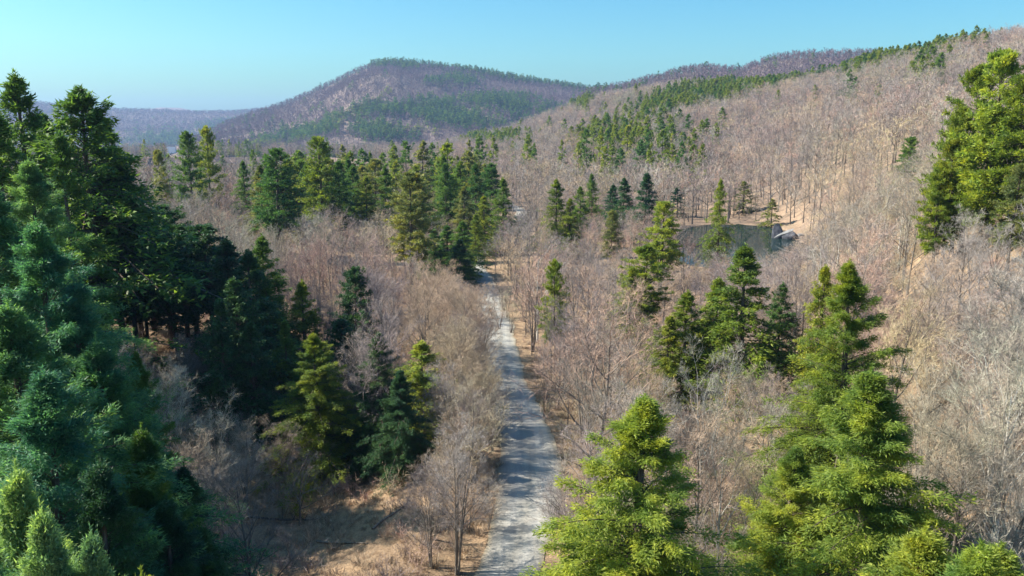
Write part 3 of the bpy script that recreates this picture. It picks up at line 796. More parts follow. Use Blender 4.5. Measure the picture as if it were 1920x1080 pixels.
# the valley row of conifers across the middle
g_ = 'conifers of the row across the valley'
ROW = [(560, 285, 300, 4.4), (655, 285, 270, 4.4), (680, 280, 320, 5.0), (702, 300, 240, 4.6), (722, 310, 200, 3.4), (738, 272, 330, 5), (760, 268, 340, 5), (790, 264, 300, 5),
       (812, 268, 370, 5), (838, 272, 270, 4.6), (862, 300, 240, 4.2), (878, 262, 420, 5), (900, 258, 430, 5.5), (925, 256, 440, 5.5), (830, 290, 250, 4.0), (895, 292, 330, 4),
       (660, 310, 225, 4.2), (685, 330, 205, 3.6), (845, 330, 220, 4.0), (870, 350, 205, 3.4), (575, 305, 230, 4), (540, 300, 250, 4), (455, 300, 240, 3.2), (640, 272, 380, 5), (610, 276, 400, 5)]
def _rowlab(px, r, i):
    where = 'left of the broad pine' if px < 585 else ('between the broad pine and the olive pine' if px < 760 else 'right of the broad olive pine')
    tone = ['dark green', 'bright green', 'green', 'olive'][i % 4]
    return '%s %s conifer %s' % ('smaller' if r > 280 else 'larger', tone, where)
_r = random.Random(91)
for q in range(64):
    a_ = 470 + 470 * _r.random(); r_ = 185 + 200 * _r.random()
    if a_ < 640 and r_ < 215: continue
    Ht = 13 + 8 * _r.random()
    ax = float(px_az_el(a_, 400)[0]); gz = h1(r_ * math.sin(ax), r_ * math.cos(ax))
    if road_dist(np.array([r_ * math.sin(ax)]), np.array([r_ * math.cos(ax)]))[0] < 6: continue
    ROW.append((a_, float(proj(r_ * math.sin(ax), r_ * math.cos(ax), gz + Ht)[1]), r_, 3.2 + 1.3 * _r.random()))
for i, a in enumerate(ROW):
    place_conifer(a[0], a[1], a[2], a[3], 'hem' if i % 3 else 'pine', ['hem', 'pine', 'hem', 'olive'][i % 4], _rowlab(a[0], a[2], i), g_)
g_ = 'light green conifers at the foot of the right hill'
FOOT = [(1100, 245, 400, 5), (1125, 240, 420, 5), (1150, 262, 380, 5), (1178, 238, 430, 5.5), (1200, 262, 370, 5), (1222, 268, 360, 4.5), (1242, 245, 380, 5.5), (1262, 270, 360, 4.5),
        (1280, 266, 350, 4.5), (1300, 272, 350, 4), (1318, 270, 345, 4), (1135, 275, 350, 4), (1165, 280, 350, 4), (1085, 270, 390, 4), (1055, 262, 430, 4), (990, 255, 460, 5), (1003, 268, 440, 4)]
for i, a in enumerate(FOOT):
    place_conifer(a[0], a[1], a[2], a[3], 'hem' if i % 3 else 'pine', 'pine' if i % 4 else 'hem', 'light green conifer in the clump at the foot of the right hill', g_)

# ------------------------------------------------------------------ the leafless wood
rs = np.random.RandomState(21)
ROAD_POLY = [(908, 600), (945, 600), (985, 700), (1030, 820), (1050, 865), (945, 865), (925, 800), (920, 730), (908, 660)]
ROAD_POLY2 = [(872, 497), (900, 492), (922, 520), (900, 524), (876, 515)]
POND_POLY = [(1300, 404), (1490, 398), (1500, 430), (1480, 455), (1440, 470), (1385, 474), (1325, 470), (1300, 450)]
CLEAR_POLY = [(600, 900), (700, 870), (800, 940), (880, 1040), (880, 1100), (540, 1100)]
GLADE_POLY = [(185, 475), (395, 470), (405, 612), (270, 618), (190, 545)]
BOT_POLY = [(890, 1042), (990, 1042), (1000, 1100), (880, 1100)]
def in_poly(px, py, poly):
    px = np.asarray(px); py = np.asarray(py); ins = np.zeros(px.shape, bool)
    n = len(poly); j = n - 1
    for i in range(n):
        xi, yi = poly[i]; xj, yj = poly[j]
        c = ((yi > py) != (yj > py)) & (px < (xj - xi) * (py - yi) / (yj - yi + 1e-9) + xi)
        ins ^= c; j = i
    return ins
POLYS = [ROAD_POLY, ROAD_POLY2, POND_POLY, CLEAR_POLY, GLADE_POLY, BOT_POLY]
VIS = []
for cx, cy_, reach, Hc in CON:
    rc_ = math.hypot(cx, cy_); g_c = h1(cx, cy_)
    if rc_ > 330: continue
    fr = 0.8 if rc_ < 62 else (0.66 if rc_ < 200 else 0.5)
    tx, ty, _ = proj(cx, cy_, g_c + Hc); bx_, by_, dd = proj(cx, cy_, g_c + Hc * (1 - fr))
    VIS.append((rc_, float(tx), float(ty), float(by_), F * reach * 0.8 / float(dd)))
def blocks(x, y, g, H, R):
    n = len(x); bad = np.zeros(n, bool)
    for hf in (0.35, 0.5, 0.65, 0.8, 0.92, 1.0):
        for lf in (-0.7, 0, 0.7):
            wv = lf * R * (1.0 if hf < 0.85 else 0.5)
            px, py, d = proj(x + wv, y, g + H * hf)
            for p in POLYS: bad |= in_poly(px, py, p)
            rt = np.hypot(x, y)
            for rc_, tx, ty, by2, hw in VIS:
                bad |= (rt < rc_ - 1) & (py > ty) & (py < by2) & (np.abs(px - tx) < hw * np.clip(0.15 + (py - ty) / (by2 - ty), 0, 1) * 0.8)
    return bad
HOUSE_POLY = [(310, 262), (338, 262), (336, 300), (312, 300)]
def vis_margin(x, y, z, m=160):
    px, py, d = proj(x, y, z)
    hid = (np.hypot(x, y) > 300) & (np.hypot(x, y) < 2400) & in_poly(px, proj(x, y, np.asarray(z) + 8)[1], HOUSE_POLY)
    return (px > -m) & (px < 1920 + m) & (y > 0) & (py < 1080 + 260) & ~hid

def scatter(r0, r1, a0, a1, spacing, jitter=0.45):
    """jittered grid in the ground plane clipped to a ring sector"""
    xm = r1 * max(abs(math.sin(a0)), abs(math.sin(a1))) + 1
    xs = np.arange(-xm, xm, spacing); ys = np.arange(0, r1, spacing)
    X, Y = np.meshgrid(xs, ys); X = X.ravel(); Y = Y.ravel()
    X = X + (rs.rand(len(X)) - 0.5) * 2 * jitter * spacing; Y = Y + (rs.rand(len(Y)) - 0.5) * 2 * jitter * spacing
    r = np.hypot(X, Y); a = np.arctan2(X, Y)
    k_ = (r > r0) & (r < r1) & (a > a0) & (a < a1)
    return X[k_], Y[k_]

CA = np.array([(c[0], c[1], c[2]) for c in CON])
def near_conifer(x, y, f=0.55):
    d = np.hypot(x[:, None] - CA[None, :, 0], y[:, None] - CA[None, :, 1])
    return (d < CA[None, :, 2] * f).any(1)

AZM = R_(37)
bx, by, bs, bl = [], [], [], []
for (r0, r1, sp) in ((24, 60, 4.8), (60, 180, 5.2), (180, 420, 6.0)):
    x, y = scatter(r0, r1, -AZM, AZM, sp)
    g = height(x, y)
    ok = (road_dist(x, y) > 4.0) & (pond_u(x, y) > 1.12) & ~near_conifer(x, y) & vis_margin(x, y, g + 8)
    # open tan bank and shaded hollow carry few trees
    px, py, d = proj(x, y, g)
    ok &= ~(in_poly(px, py, CLEAR_POLY) & (rs.rand(len(x)) < 0.9))
    ok &= ~((x < -14) & (np.hypot(x, y) < 62) & (rs.rand(len(x)) < 0.2))
    x, y, g = x[ok], y[ok], g[ok]
    s_ = 0.60 + 0.55 * rs.rand(len(x))
    s_ *= 0.75 + 0.5 * vnoise(x / 17, y / 17)
    grove = (np.arctan2(x, y) > R_(23)) & (np.hypot(x, y) < 88)
    s_ = np.where(grove, np.clip(s_, 0.8, 1.2), s_)
    # keep what stands before the road and the pond low enough to see over
    for f in (1, 0.72, 0.72, 0.7, 0.65):
        s_ = s_ * np.where(blocks(x, y, g, 15 * s_, 3.2 * s_), f if f < 1 else 0.72, 1)
    bad = blocks(x, y, g, 15 * s_, 3.2 * s_)
    k_ = ~bad & (s_ > 0.16) & ~(grove & (s_ < 0.5))
    bx.append(x[k_]); by.append(y[k_]); bs.append(s_[k_])
bx = np.concatenate(bx); by = np.concatenate(by); bs = np.concatenate(bs)
bz = height(bx, by)
br = np.hypot(bx, by)
# apparent size decides which are individuals
px_, py_, d_ = proj(bx, by, bz + 15 * bs * 0.6)
inframe = (px_ > -40) & (px_ < 1960) & (py_ > 0) & (py_ < 1130)
score = bs / br * inframe
order = np.argsort(-score)
NIND = 285
ind = order[:NIND]; rest = order[NIND:]

ZONES = [  # polygon-free zones by where the middle of the tree appears
 (lambda p, q: p < 330 and q > 560, 'brush on the shaded left bank'),
 (lambda p, q: p < 330, 'slope among the dark left conifers'),
 (lambda p, q: p < 560 and q > 640, 'brush on the shaded left bank'),
 (lambda p, q: p < 560, 'wood behind the dark left stand'),
 (lambda p, q: p < 760 and q < 560, 'reddish wood left of the road bend'),
 (lambda p, q: p < 760 and q > 830, 'edge of the tan clearing'),
 (lambda p, q: p < 760, 'thicket between the hollow and the road'),
 (lambda p, q: p < 950 and q < 560, 'wood at the road bend'),
 (lambda p, q: p < 950, 'left verge of the road'),
 (lambda p, q: p < 1130 and q < 560, 'wood right of the road bend'),
 (lambda p, q: p < 1130, 'right verge of the road'),
 (lambda p, q: p < 1540 and q < 520, 'wood around the pond'),
 (lambda p, q: p < 1400 and q < 700, 'thicket below the clump before the pond'),
 (lambda p, q: p < 1500, 'wood between the two big yellow-green conifers'),
 (lambda p, q: p >= 1500 and q < 520, 'right slope below the sunny pines'),
 (lambda p, q: p >= 1500 and q < 760, 'wood right of the slim pointed conifer'),
 (lambda p, q: True, 'grove of thin trunks at the right edge'),
]
def zone(p, q):
    for f, nme in ZONES:
        if f(p, q): return nme
for n_, i in enumerate(ind):
    x, y, s_ = float(bx[i]), float(by[i]), float(bs[i]); r = math.hypot(x, y)
    p, q = float(px_[i]), float(py_[i])
    zn = zone(p, q)
    lod = 'near' if r < 105 else 'mid'
    pick = rng.random()
    mat, bark, tone = 'twig', 'gbark', 'grey-brown'
    if 'reddish' in zn and pick < 0.75: mat, tone = 'twig_pink', 'reddish'
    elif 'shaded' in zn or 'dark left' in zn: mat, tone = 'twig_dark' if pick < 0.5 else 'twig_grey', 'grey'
    elif 'verge' in zn and p < 950: mat, tone = 'twig_tan', 'tan'
    elif pick < 0.16: mat, tone = 'twig_grey', 'grey'
    elif pick < 0.26: mat, bark, tone = 'twig', 'birch', 'pale-barked'
    elif pick < 0.40: mat, tone = 'twig_pink', 'reddish'
    elif pick < 0.52: mat, tone = 'twig_tan', 'tan'
    if 'grove' in zn: bark = 'dbark' if rng.random() < 0.5 else 'gbark'
    kind = 'multi' if rng.random() < 0.22 else 'single'
    if kind == 'single' and (('grove' in zn) or (x > 14 and r < 95 and rng.random() < 0.45)):
        kind = 'grove'
        if s_ > 0.6: s_ = min(1.25, s_ * 1.12)
        bark = 'dbark' if rng.random() < 0.45 else bark
    v = bare(lod, kind, mat, bark); me = v[rng.randrange(len(v))]
    tall = 'tall' if s_ > 0.95 else ('low' if s_ < 0.5 else 'mid-sized')
    lab = '%s %s leafless %stree in the %s' % (tall, tone, 'many-stemmed ' if kind == 'multi' else '', zn)
    lab = lab.replace('in the edge', 'at the edge').replace('in the left verge', 'on the left verge').replace('in the right verge', 'on the right verge').replace('in the right slope', 'on the right slope').replace('in the slope', 'on the slope').replace('in the brush', 'in the brush')
    wd = s_ * (0.85 + 0.35 * rng.random()) if s_ > 0.5 else s_ * 1.35
    put_tree('bare_tree', me, x, y, wd, s_, lab, 'tree', 'leafless trees of the ' + zn, tilt=(rng.gauss(0, 0.05), rng.gauss(0, 0.05)), z=float(bz[i]))

# a few leafless trees the photograph singles out
def bare_at(px, pyb, r, topy, mat, bark, kind, label, wf=1.0, tilt=(0, 0), rot=None, var=0):
    az, _ = px_az_el(px, pyb); az = float(az)
    _, el = px_az_el(px, topy)
    x, y = r * math.sin(az), r * math.cos(az); g = h1(x, y)
    H = CAM_H + math.tan(float(el)) * r - g
    v = bare('near' if r < 90 else 'mid', kind, mat, bark)
    return put_tree('bare_tree', v[var], x, y, H / 15 * wf, H / 15, label, 'tree', None, rot=rot, tilt=tilt)
bare_at(856, 1075, 50, 775, 'twig_grey', 'gbark', 'multi', 'many-stemmed grey leafless tree at the bottom centre beside the road', 1.0, var=1)
bare_at(890, 700, 92, 590, 'twig_dark', 'dbark', 'multi', 'dark many-stemmed leafless tree leaning over the left side of the road', 0.8, (0, 0.2), 0.0, 2)
bare_at(1318, 900, 62, 640, 'twig_grey', 'birch', 'multi', 'pale-stemmed leafless tree between the pond clump and the bottom conifer', 0.9, var=3)
bare_at(1345, 1060, 46, 800, 'twig', 'birch', 'single', 'slim pale-trunked leafless tree between the two big yellow-green conifers', 0.7, var=0)
bare_at(1740, 1010, 50, 700, 'twig', 'gbark', 'multi', 'forked leafless tree at the right side of the biggest yellow-green conifer', 0.8, var=0)
bare_at(1866, 1010, 50, 640, 'twig', 'birch', 'single', 'pale straight trunk among dark ones at the right edge', 0.8, var=2)
bare_at(700, 900, 70, 600, 'twig', 'gbark', 'multi', 'tall pale leafless tree rising before the dark conifers left of the road', 1.0, var=4)
bare_at(672, 860, 76, 640, 'twig', 'gbark', 'multi', 'grey leafless tree left of the tall pale one before the dark conifers', 0.9, var=2)
bare_at(1020, 790, 80, 640, 'twig', 'dbark', 'single', 'thin dark-trunked leafless tree standing on the right verge of the road', 0.6, var=1)

for q, (bx_, br_, bt_, bw_) in enumerate([(872, 132, 528, 1.7), (950, 126, 540, 1.9), (938, 136, 524, 1.7), (884, 120, 556, 1.8), (958, 116, 565, 1.6), (925, 139, 530, 1.5), (890, 137, 532, 1.6), (900, 122, 548, 1.8), (936, 118, 556, 1.7), (868, 126, 530, 1.9), (912, 141, 528, 1.5), (945, 131, 520, 1.8), (925, 125, 545, 1.6)]):
    bare_at(bx_, 640, br_, bt_, ['twig', 'twig_tan', 'twig_dark'][q % 3], 'gbark', 'multi', ['brown', 'tan', 'dull grey'][q % 3] + ' leafless tree arching over the road just before the bend', bw_, (0, 0.1 if bx_ < 900 else -0.1), q * 1.0, q % 5)
bare_at(1040, 1040, 55, 900, 'twig_grey', 'gbark', 'multi', 'grey leafless tree on the right edge of the near road beside the bottom conifer', 1.3, (0, -0.1), 0.7, 2)
bare_at(915, 1060, 56, 905, 'twig_grey', 'gbark', 'multi', 'spreading grey leafless tree overhanging the near road from the left', 1.3, (0, 0.12), 0.2, 3)
bare_at(905, 960, 62, 860, 'twig_tan', 'gbark', 'multi', 'low bushy leafless tree at the left edge of the road, above the grey one', 1.0, (0, 0.1), 0.5, 4)

vr = random.Random(44)
for q in range(36):
    yv = 50 + q * 1.6 + vr.random(); off = 3.5 + 3.4 * vr.random()
    xv = float(np.interp(yv, RY, RX)) - off
    Hh = 5.5 + 4.5 * vr.random() - (2.0 if q < 9 else 0)
    kind = 'multi' if vr.random() < 0.7 else 'single'; mt_ = vr.choice(['twig_tan', 'twig', 'twig_tan', 'twig_grey'])
    v = bare('near', kind, mt_, 'gbark')
    put_tree('bare_tree', v[vr.randrange(len(v))], xv, yv, Hh / 15 * 1.15, Hh / 15, 'low %s leafless tree crowding the left edge of the near road' % {'twig_tan': 'tan', 'twig': 'brown', 'twig_grey': 'grey'}[mt_],
             'tree', 'leafless trees crowding the left edge of the road')
for q in range(9):
    yv = 62 + q * 6.5 + 3 * vr.random(); off = 3.8 + 2.5 * vr.random()
    xv = float(np.interp(yv, RY, RX)) + off
    Hh = 6 + 4 * vr.random()
    v = bare('near', 'single', 'twig', 'dbark')
    put_tree('bare_tree', v[vr.randrange(len(v))], xv, yv, Hh / 15 * 0.8, Hh / 15, 'thin dark-stemmed leafless tree close to the right edge of the road', 'tree', 'thin trees along the right edge of the road')

def fallen_log(px, py, ln, rad, rz, label, mat='gbark'):
    x, y = flat_hit(px, py); x, y = float(x), float(y)
    dx, dy = math.cos(rz), math.sin(rz)
    t = np.linspace(-0.5, 0.5, 9)
    X = x + dx * ln * t + 0.12 * np.sin(t * 7); Y = y + dy * ln * t
    Z = height(X, Y) + rad * 0.6; Z = Z * 0.4 + np.linspace(Z[0], Z[-1], 9) * 0.6
    m = MB(); P = np.stack([X, Y, Z], 1)[None]
    m.tubes(P, (rad * np.linspace(1.0, 0.45, 9))[None], 7, 0)
    r2 = np.random.RandomState(int(px)); n = 9
    i = r2.randint(3, 9, n); B = P[0, i]; Dv = np.stack([r2.normal(size=n), r2.normal(size=n), 0.4 + r2.rand(n)], 1); Dv /= np.linalg.norm(Dv, axis=1, keepdims=True)
    L = 0.5 + r2.rand(n)
    m.tubes(np.stack([B, B + Dv * (L * 0.5)[:, None], B + Dv * L[:, None] + np.array([0, 0, 0.05])], 1), np.repeat([[rad * 0.25, rad * 0.16, 0.01]], n, 0), 4, 0)
    o = link('fallen_log', m.mesh('fallen_log', [M[mat]], True))
    tag(o, label, 'log')
for q in range(16):
    pq, rq = 330 + 215 * vr.random(), 62 + 26 * vr.random()
    tg = bare_at(pq, 700, rq, 640 + (85 - rq) * 7 + 60 * vr.random(), 'twig_grey' if q % 3 else 'twig_dark', 'gbark', 'multi', ('grey' if q % 3 else 'dull brown') + ' tangled leafless tree on the slope below the dark stand', 1.5, (vr.gauss(0, .15), vr.gauss(0, .15)), vr.random() * 6, q % 5)
    tg['group'] = 'tangled leafless trees below the dark stand'
fallen_log(505, 965, 7, 0.13, 0.3, 'dark fallen log lying across the upper left of the tan clearing', 'dbark')
fallen_log(640, 1010, 5, 0.09, -0.5, 'thin grey fallen branch in the middle of the tan clearing')
fallen_log(735, 975, 4.5, 0.10, 1.0, 'grey fallen log on the right side of the tan clearing')
fallen_log(590, 900, 6, 0.12, 0.1, 'pale fallen log at the top of the tan clearing', 'birch')
fallen_log(1760, 1005, 6, 0.14, 0.2, 'dark fallen trunk on the ground of the grove at the right edge', 'dbark')

# ------------------------------------------------------------------ masses: far woods, undergrowth (instanced inside one object each)
def mass(name, X, Y, Zs, S, Sw, protos, label, cat, zoff=-0.1):
    """one object: points carrying size and turn, a tree shape set on each"""
    n = len(X)
    me = bpy.data.meshes.new(name); me.vertices.add(n)
    me.vertices.foreach_set('co', np.stack([X, Y, Zs + zoff], 1).astype(np.float32).ravel())
    a = me.attributes.new('rot', 'FLOAT_VECTOR', 'POINT')
    rv = np.zeros((n, 3), np.float32); rv[:, 2] = rs.rand(n) * 6.283; rv[:, 0] = rs.normal(size=n) * 0.04; rv[:, 1] = rs.normal(size=n) * 0.04
    a.data.foreach_set('vector', rv.ravel())
    a = me.attributes.new('scl', 'FLOAT_VECTOR', 'POINT')
    a.data.foreach_set('vector', np.stack([Sw, Sw, S], 1).astype(np.float32).ravel())
    a = me.attributes.new('pick', 'INT', 'POINT'); a.data.foreach_set('value', rs.randint(0, len(protos), n).astype(np.int32))
    o = link(name, me)
    col = bpy.data.collections.new(name + '_shapes')
    for i, (ms) in enumerate(protos):
        p = bpy.data.objects.new('%s_shape_%02d' % (name, i), ms); col.objects.link(p)
    ng = bpy.data.node_groups.new(name, 'GeometryNodeTree')
    ng.interface.new_socket('Geometry', in_out='INPUT', socket_type='NodeSocketGeometry')
    ng.interface.new_socket('Geometry', in_out='OUTPUT', socket_type='NodeSocketGeometry')
    gi = ng.nodes.new('NodeGroupInput'); go = ng.nodes.new('NodeGroupOutput')
    ip = ng.nodes.new('GeometryNodeInstanceOnPoints'); ci = ng.nodes.new('GeometryNodeCollectionInfo')
    ci.inputs['Collection'].default_value = col; ci.inputs['Separate Children'].default_value = True; ci.inputs['Reset Children'].default_value = True
    ip.inputs['Pick Instance'].default_value = True
    def na(nm, ty):
        q = ng.nodes.new('GeometryNodeInputNamedAttribute'); q.data_type = ty; q.inputs[0].default_value = nm; return q.outputs[0]
    lk = ng.links.new
    lk(gi.outputs[0], ip.inputs['Points']); lk(ci.outputs[0], ip.inputs['Instance'])
    lk(na('pick', 'INT'), ip.inputs['Instance Index']); lk(na('rot', 'FLOAT_VECTOR'), ip.inputs['Rotation']); lk(na('scl', 'FLOAT_VECTOR'), ip.inputs['Scale'])
    lk(ip.outputs[0], go.inputs[0])
    md = o.modifiers.new('trees', 'NODES'); md.node_group = ng
    tag(o, label, cat, None, 'stuff')
    return o
def both(tk, cr, mats):
    """trunk and crown in one shape for a mass"""
    m = MB()
    m.add(np.concatenate(tk.V), np.concatenate(tk.T), 1)
    V = np.concatenate(cr.V); T = np.concatenate(cr.T); Mi = np.concatenate(cr.M)
    o = m.n; m.V.append(V); m.T.append(T + o); m.n += len(V); m.M.append(Mi)
    return m.mesh('wood_shape', mats)
def bare_protos(lod, n=None, mats=('twig', 'twig', 'twig_grey', 'twig_pink', 'twig_tan')):
    out = []
    bare(lod, 'single', 'twig', 'gbark')
    for i, (tk, cr) in enumerate(BARE[('_', lod, 'single')]):
        out.append(both(tk, cr, [M[mats[i % len(mats)]], M['gbark'], ]))
    return out
def con_protos(lod, mats, style='hem'):
    conifer(lod, style, 'hem')
    return [both(tk, cr, [M[mats[i % len(mats)]], M['bark']]) for i, (tk, cr) in enumerate(STYLES[('_', lod, style)])]

# rest of the near wood
rr_ = np.hypot(bx[rest], by[rest])
for (lo, hi, lod, nm, lab) in ((0, 130, 'mid', 'leafless_thicket', 'leafless thicket filling the valley floor between the trees'), (130, 240, 'mid', 'leafless_wood', 'grey-brown leafless wood across the middle of the valley'),
                               (240, 9e9, 'far', 'leafless_hill_foot_wood', 'grey-brown leafless wood at the foot of the right hill')):
    k_ = rest[(rr_ >= lo) & (rr_ < hi)]
    sw = bs[k_] * (0.9 + 0.4 * rs.rand(len(k_))) * np.where(bs[k_] < 0.5, 1.35, 1)
    mass(nm, bx[k_], by[k_], bz[k_], bs[k_], sw, bare_protos(lod), lab, 'wood')

def occluded(x, y, ztop):
    """hidden behind the skyline in front of it"""
    r = np.hypot(x, y); el = (ztop - CAM_H) / r; bad = np.zeros(len(x), bool)
    for f in (0.93, 0.86, 0.78, 0.68, 0.56, 0.44):
        hh = height(x * f, y * f)
        bad |= (hh + 6 - CAM_H) / (r * f) > el + 0.001
    return bad
# zones where evergreens stand on the far slopes, ellipses in the picture: (cx, cy, rx, ry, slope, chance)
EV_HILL = [(1430, 158, 270, 13, -0.235, 0.75), (1740, 88, 240, 16, -0.235, 0.85), (1750, 128, 45, 16, -0.1, 0.7), (1255, 190, 70, 22, -0.35, 0.6), (1090, 190, 26, 14, 0, 0.6),
           (1200, 262, 125, 22, 0, 0.55), (1200, 150, 120, 9, -0.2, 0.4), (1330, 170, 70, 14, -0.3, 0.6), (1580, 115, 60, 14, -0.25, 0.8), (930, 262, 60, 10, 0, 0.5), (1320, 285, 30, 10, 0, .4),
           (1510, 128, 90, 12, -0.25, 0.7), (1180, 236, 90, 10, -.1, .35)]
EV_GREEN = [(650, 215, 80, 12, -0.55, 0.95), (590, 245, 60, 10, -0.4, 0.8), (500, 268, 50, 8, 0, 0.6), (790, 240, 60, 8, 0, 0.4)]
EV_MTN = [(740, 118, 60, 9, 0.05, 0.75), (880, 128, 150, 6, 0.13, 0.8), (1000, 150, 120, 6, 0.14, 0.8), (850, 150, 50, 10, 0, 0.5), (800, 205, 120, 14, 0.02, 0.55), (960, 195, 90, 18, 0.1, 0.6),
          (870, 225, 80, 16, 0.1, 0.55), (720, 245, 60, 18, 0.1, 0.8), (690, 205, 40, 10, -0.3, 0.5), (640, 215, 60, 10, -0.5, 0.45), (1010, 215, 60, 12, -0.2, 0.4), (560, 250, 80, 14, -.1, .35), (830, 190, 70, 10, 0, .4)]
EV_FAR = [(300, 262, 90, 20, 0, 0.75), (260, 280, 60, 18, 0, 0.8), (420, 235, 70, 12, -0.1, 0.6), (120, 260, 80, 30, 0, 0.6), (480, 225, 50, 8, 0, 0.4)]
def ev_prob(px, py, Z):
    p = np.zeros(len(px))
    for cx, cy_, rx, ry, sl, ch in Z:
        dy = (py - cy_ - (px - cx) * sl) / ry; dx = (px - cx) / rx
        p = np.maximum(p, ch * np.clip(1.6 - 1.3 * np.sqrt(dx * dx + dy * dy), 0, 1))
    return p
# right hill
x, y = scatter(420, 1250, R_(-12), AZM, 6.6)
g = height(x, y)
s_ = 0.75 + 0.35 * rs.rand(len(x))
k_ = vis_margin(x, y, g, 120) & ~occluded(x, y, g + 14)
x, y, g, s_ = x[k_], y[k_], g[k_], s_[k_]
px, py, d = proj(x, y, g + 9)
clump = 0.35 + 1.3 * vnoise(x / 22, y / 22)
e = rs.rand(len(x)) < np.clip(1.2 * ev_prob(px, py, EV_HILL) * clump, 0, 0.97)
e |= (rs.rand(len(x)) < 0.014)
mass('leafless_hillside_wood', x[~e], y[~e], g[~e], s_[~e], s_[~e] * 1.15, bare_protos('far'), 'pinkish grey leafless wood covering the right hill', 'wood')
# also evergreens nearer on the hill than 420 m
xe, ye, ge, se = x[e], y[e], g[e], (0.68 + 0.35 * rs.rand(e.sum())) * 0.95
re_ = np.hypot(xe, ye); o_ = np.argsort(re_ / se)
pxe, pye, _ = proj(xe, ye, ge + 8)
ino = [i for i in o_ if -20 < pxe[i] < 1940][:120]
outl = np.setdiff1d(np.arange(len(xe)), ino)
for i in ino:
    v = conifer('far', 'hem', 'pine' if rng.random() < 0.6 else 'hem'); me = v[rng.randrange(len(v))]
    if pxe[i] > 1560: zn = 'green conifer in the dense line along the top of the right hill'
    elif pxe[i] > 1330: zn = 'green conifer in the band climbing the middle of the right hill'
    elif pye[i] > 225 and pxe[i] < 1050: zn = 'scattered conifer low on the far left end of the right hill'
    elif pye[i] > 225 and pxe[i] < 1200: zn = 'small conifer in the left half of the light green clump'
    elif pye[i] > 225: zn = 'small conifer in the right half of the light green clump'
    else: zn = 'green conifer in the patch on the left end of the right hill'
    put_tree('hemlock_tree', me, float(xe[i]), float(ye[i]), float(se[i]) * 1.25, float(se[i]), zn, 'tree', zn.replace('conifer', 'conifers'), z=float(ge[i]))
mass('hillside_conifer_wood', xe[outl], ye[outl], ge[outl], se[outl], se[outl] * 1.25, con_protos('far', ['pine', 'pine', 'hem', 'pine']), 'scattered dark green evergreens higher on the right hill', 'wood')

# mountain and the back ridge
x, y = scatter(1250, 2950, R_(-34), AZM, 11.0)
g = height(x, y)
k_ = vis_margin(x, y, g, 60) & ~occluded(x, y, g + 14)
x, y, g = x[k_], y[k_], g[k_]; s_ = 0.9 + 0.4 * rs.rand(len(x))
px, py, d = proj(x, y, g + 8)
clump = 0.2 + 1.6 * vnoise(x / 60, y / 60)
e = rs.rand(len(x)) < np.clip((2.1 * ev_prob(px, py, EV_MTN) + 0.02) * clump, 0, 0.95)
e2 = (~e) & (rs.rand(len(x)) < ev_prob(px, py, EV_GREEN))
mass('green_mountain_wood', x[e2], y[e2], g[e2], s_[e2] * 0.6, s_[e2] * 1.3, con_protos('tiny', ['gold', 'pine', 'olive']), 'pale green strip of wood slanting up the spur of the mountain', 'wood')
n_ = ~(e | e2)
mass('leafless_mountain_wood', x[n_], y[n_], g[n_], s_[n_], s_[n_] * 1.4, bare_protos('tiny', mats=('twig_far',)), 'purplish leafless wood over the whole mountain', 'wood')
mass('mountain_conifer_wood', x[e], y[e], g[e], s_[e] * 0.9, s_[e] * 1.5, con_protos('tiny', ['hem', 'hem_dark', 'hem']), 'dark evergreen patches on the mountain', 'wood')
# far ridges
x, y = scatter(2950, 5400, R_(-34), R_(-8), 24.0)
g = height(x, y)
k_ = vis_margin(x, y, g, 60) & ~occluded(x, y, g + 16)
x, y, g = x[k_], y[k_], g[k_]; s_ = 1.0 + 0.4 * rs.rand(len(x))
px, py, d = proj(x, y, g + 8)
e = rs.rand(len(x)) < np.clip((ev_prob(px, py, EV_FAR) + 0.03) * (0.2 + 1.6 * vnoise(x / 150, y / 150)), 0, 0.95)
mass('leafless_far_wood', x[~e], y[~e], g[~e], s_[~e], s_[~e] * 3.2, bare_protos('tiny', mats=('twig_far',)), 'bluish leafless wood over the far low ridge', 'wood')
mass('far_conifer_wood', x[e], y[e], g[e], s_[e] * 0.8, s_[e] * 2.4, con_protos('tiny', ['hem', 'hem_dark']), 'blue-green evergreen patches on the far low ridge', 'wood')
# middle ground left of the hill: valley beyond the row of conifers
x, y = scatter(420, 1250, -AZM, R_(-12), 8.5)
g = height(x, y); k_ = vis_margin(x, y, g, 120)
x, y, g = x[k_], y[k_], g[k_]; s_ = 0.8 + 0.3 * rs.rand(len(x))
e = rs.rand(len(x)) < 0.35 * (vnoise(x / 40, y / 40) > 0.5)
mass('leafless_valley_wood', x[~e], y[~e], g[~e], s_[~e], s_[~e] * 1.2, bare_protos('far'), 'leafless wood on the low ground far to the left', 'wood')
mass('valley_conifer_wood', x[e], y[e], g[e], s_[e] * 0.9, s_[e], con_protos('far', ['hem', 'pine']), 'evergreens on the low ground far to the left', 'wood')

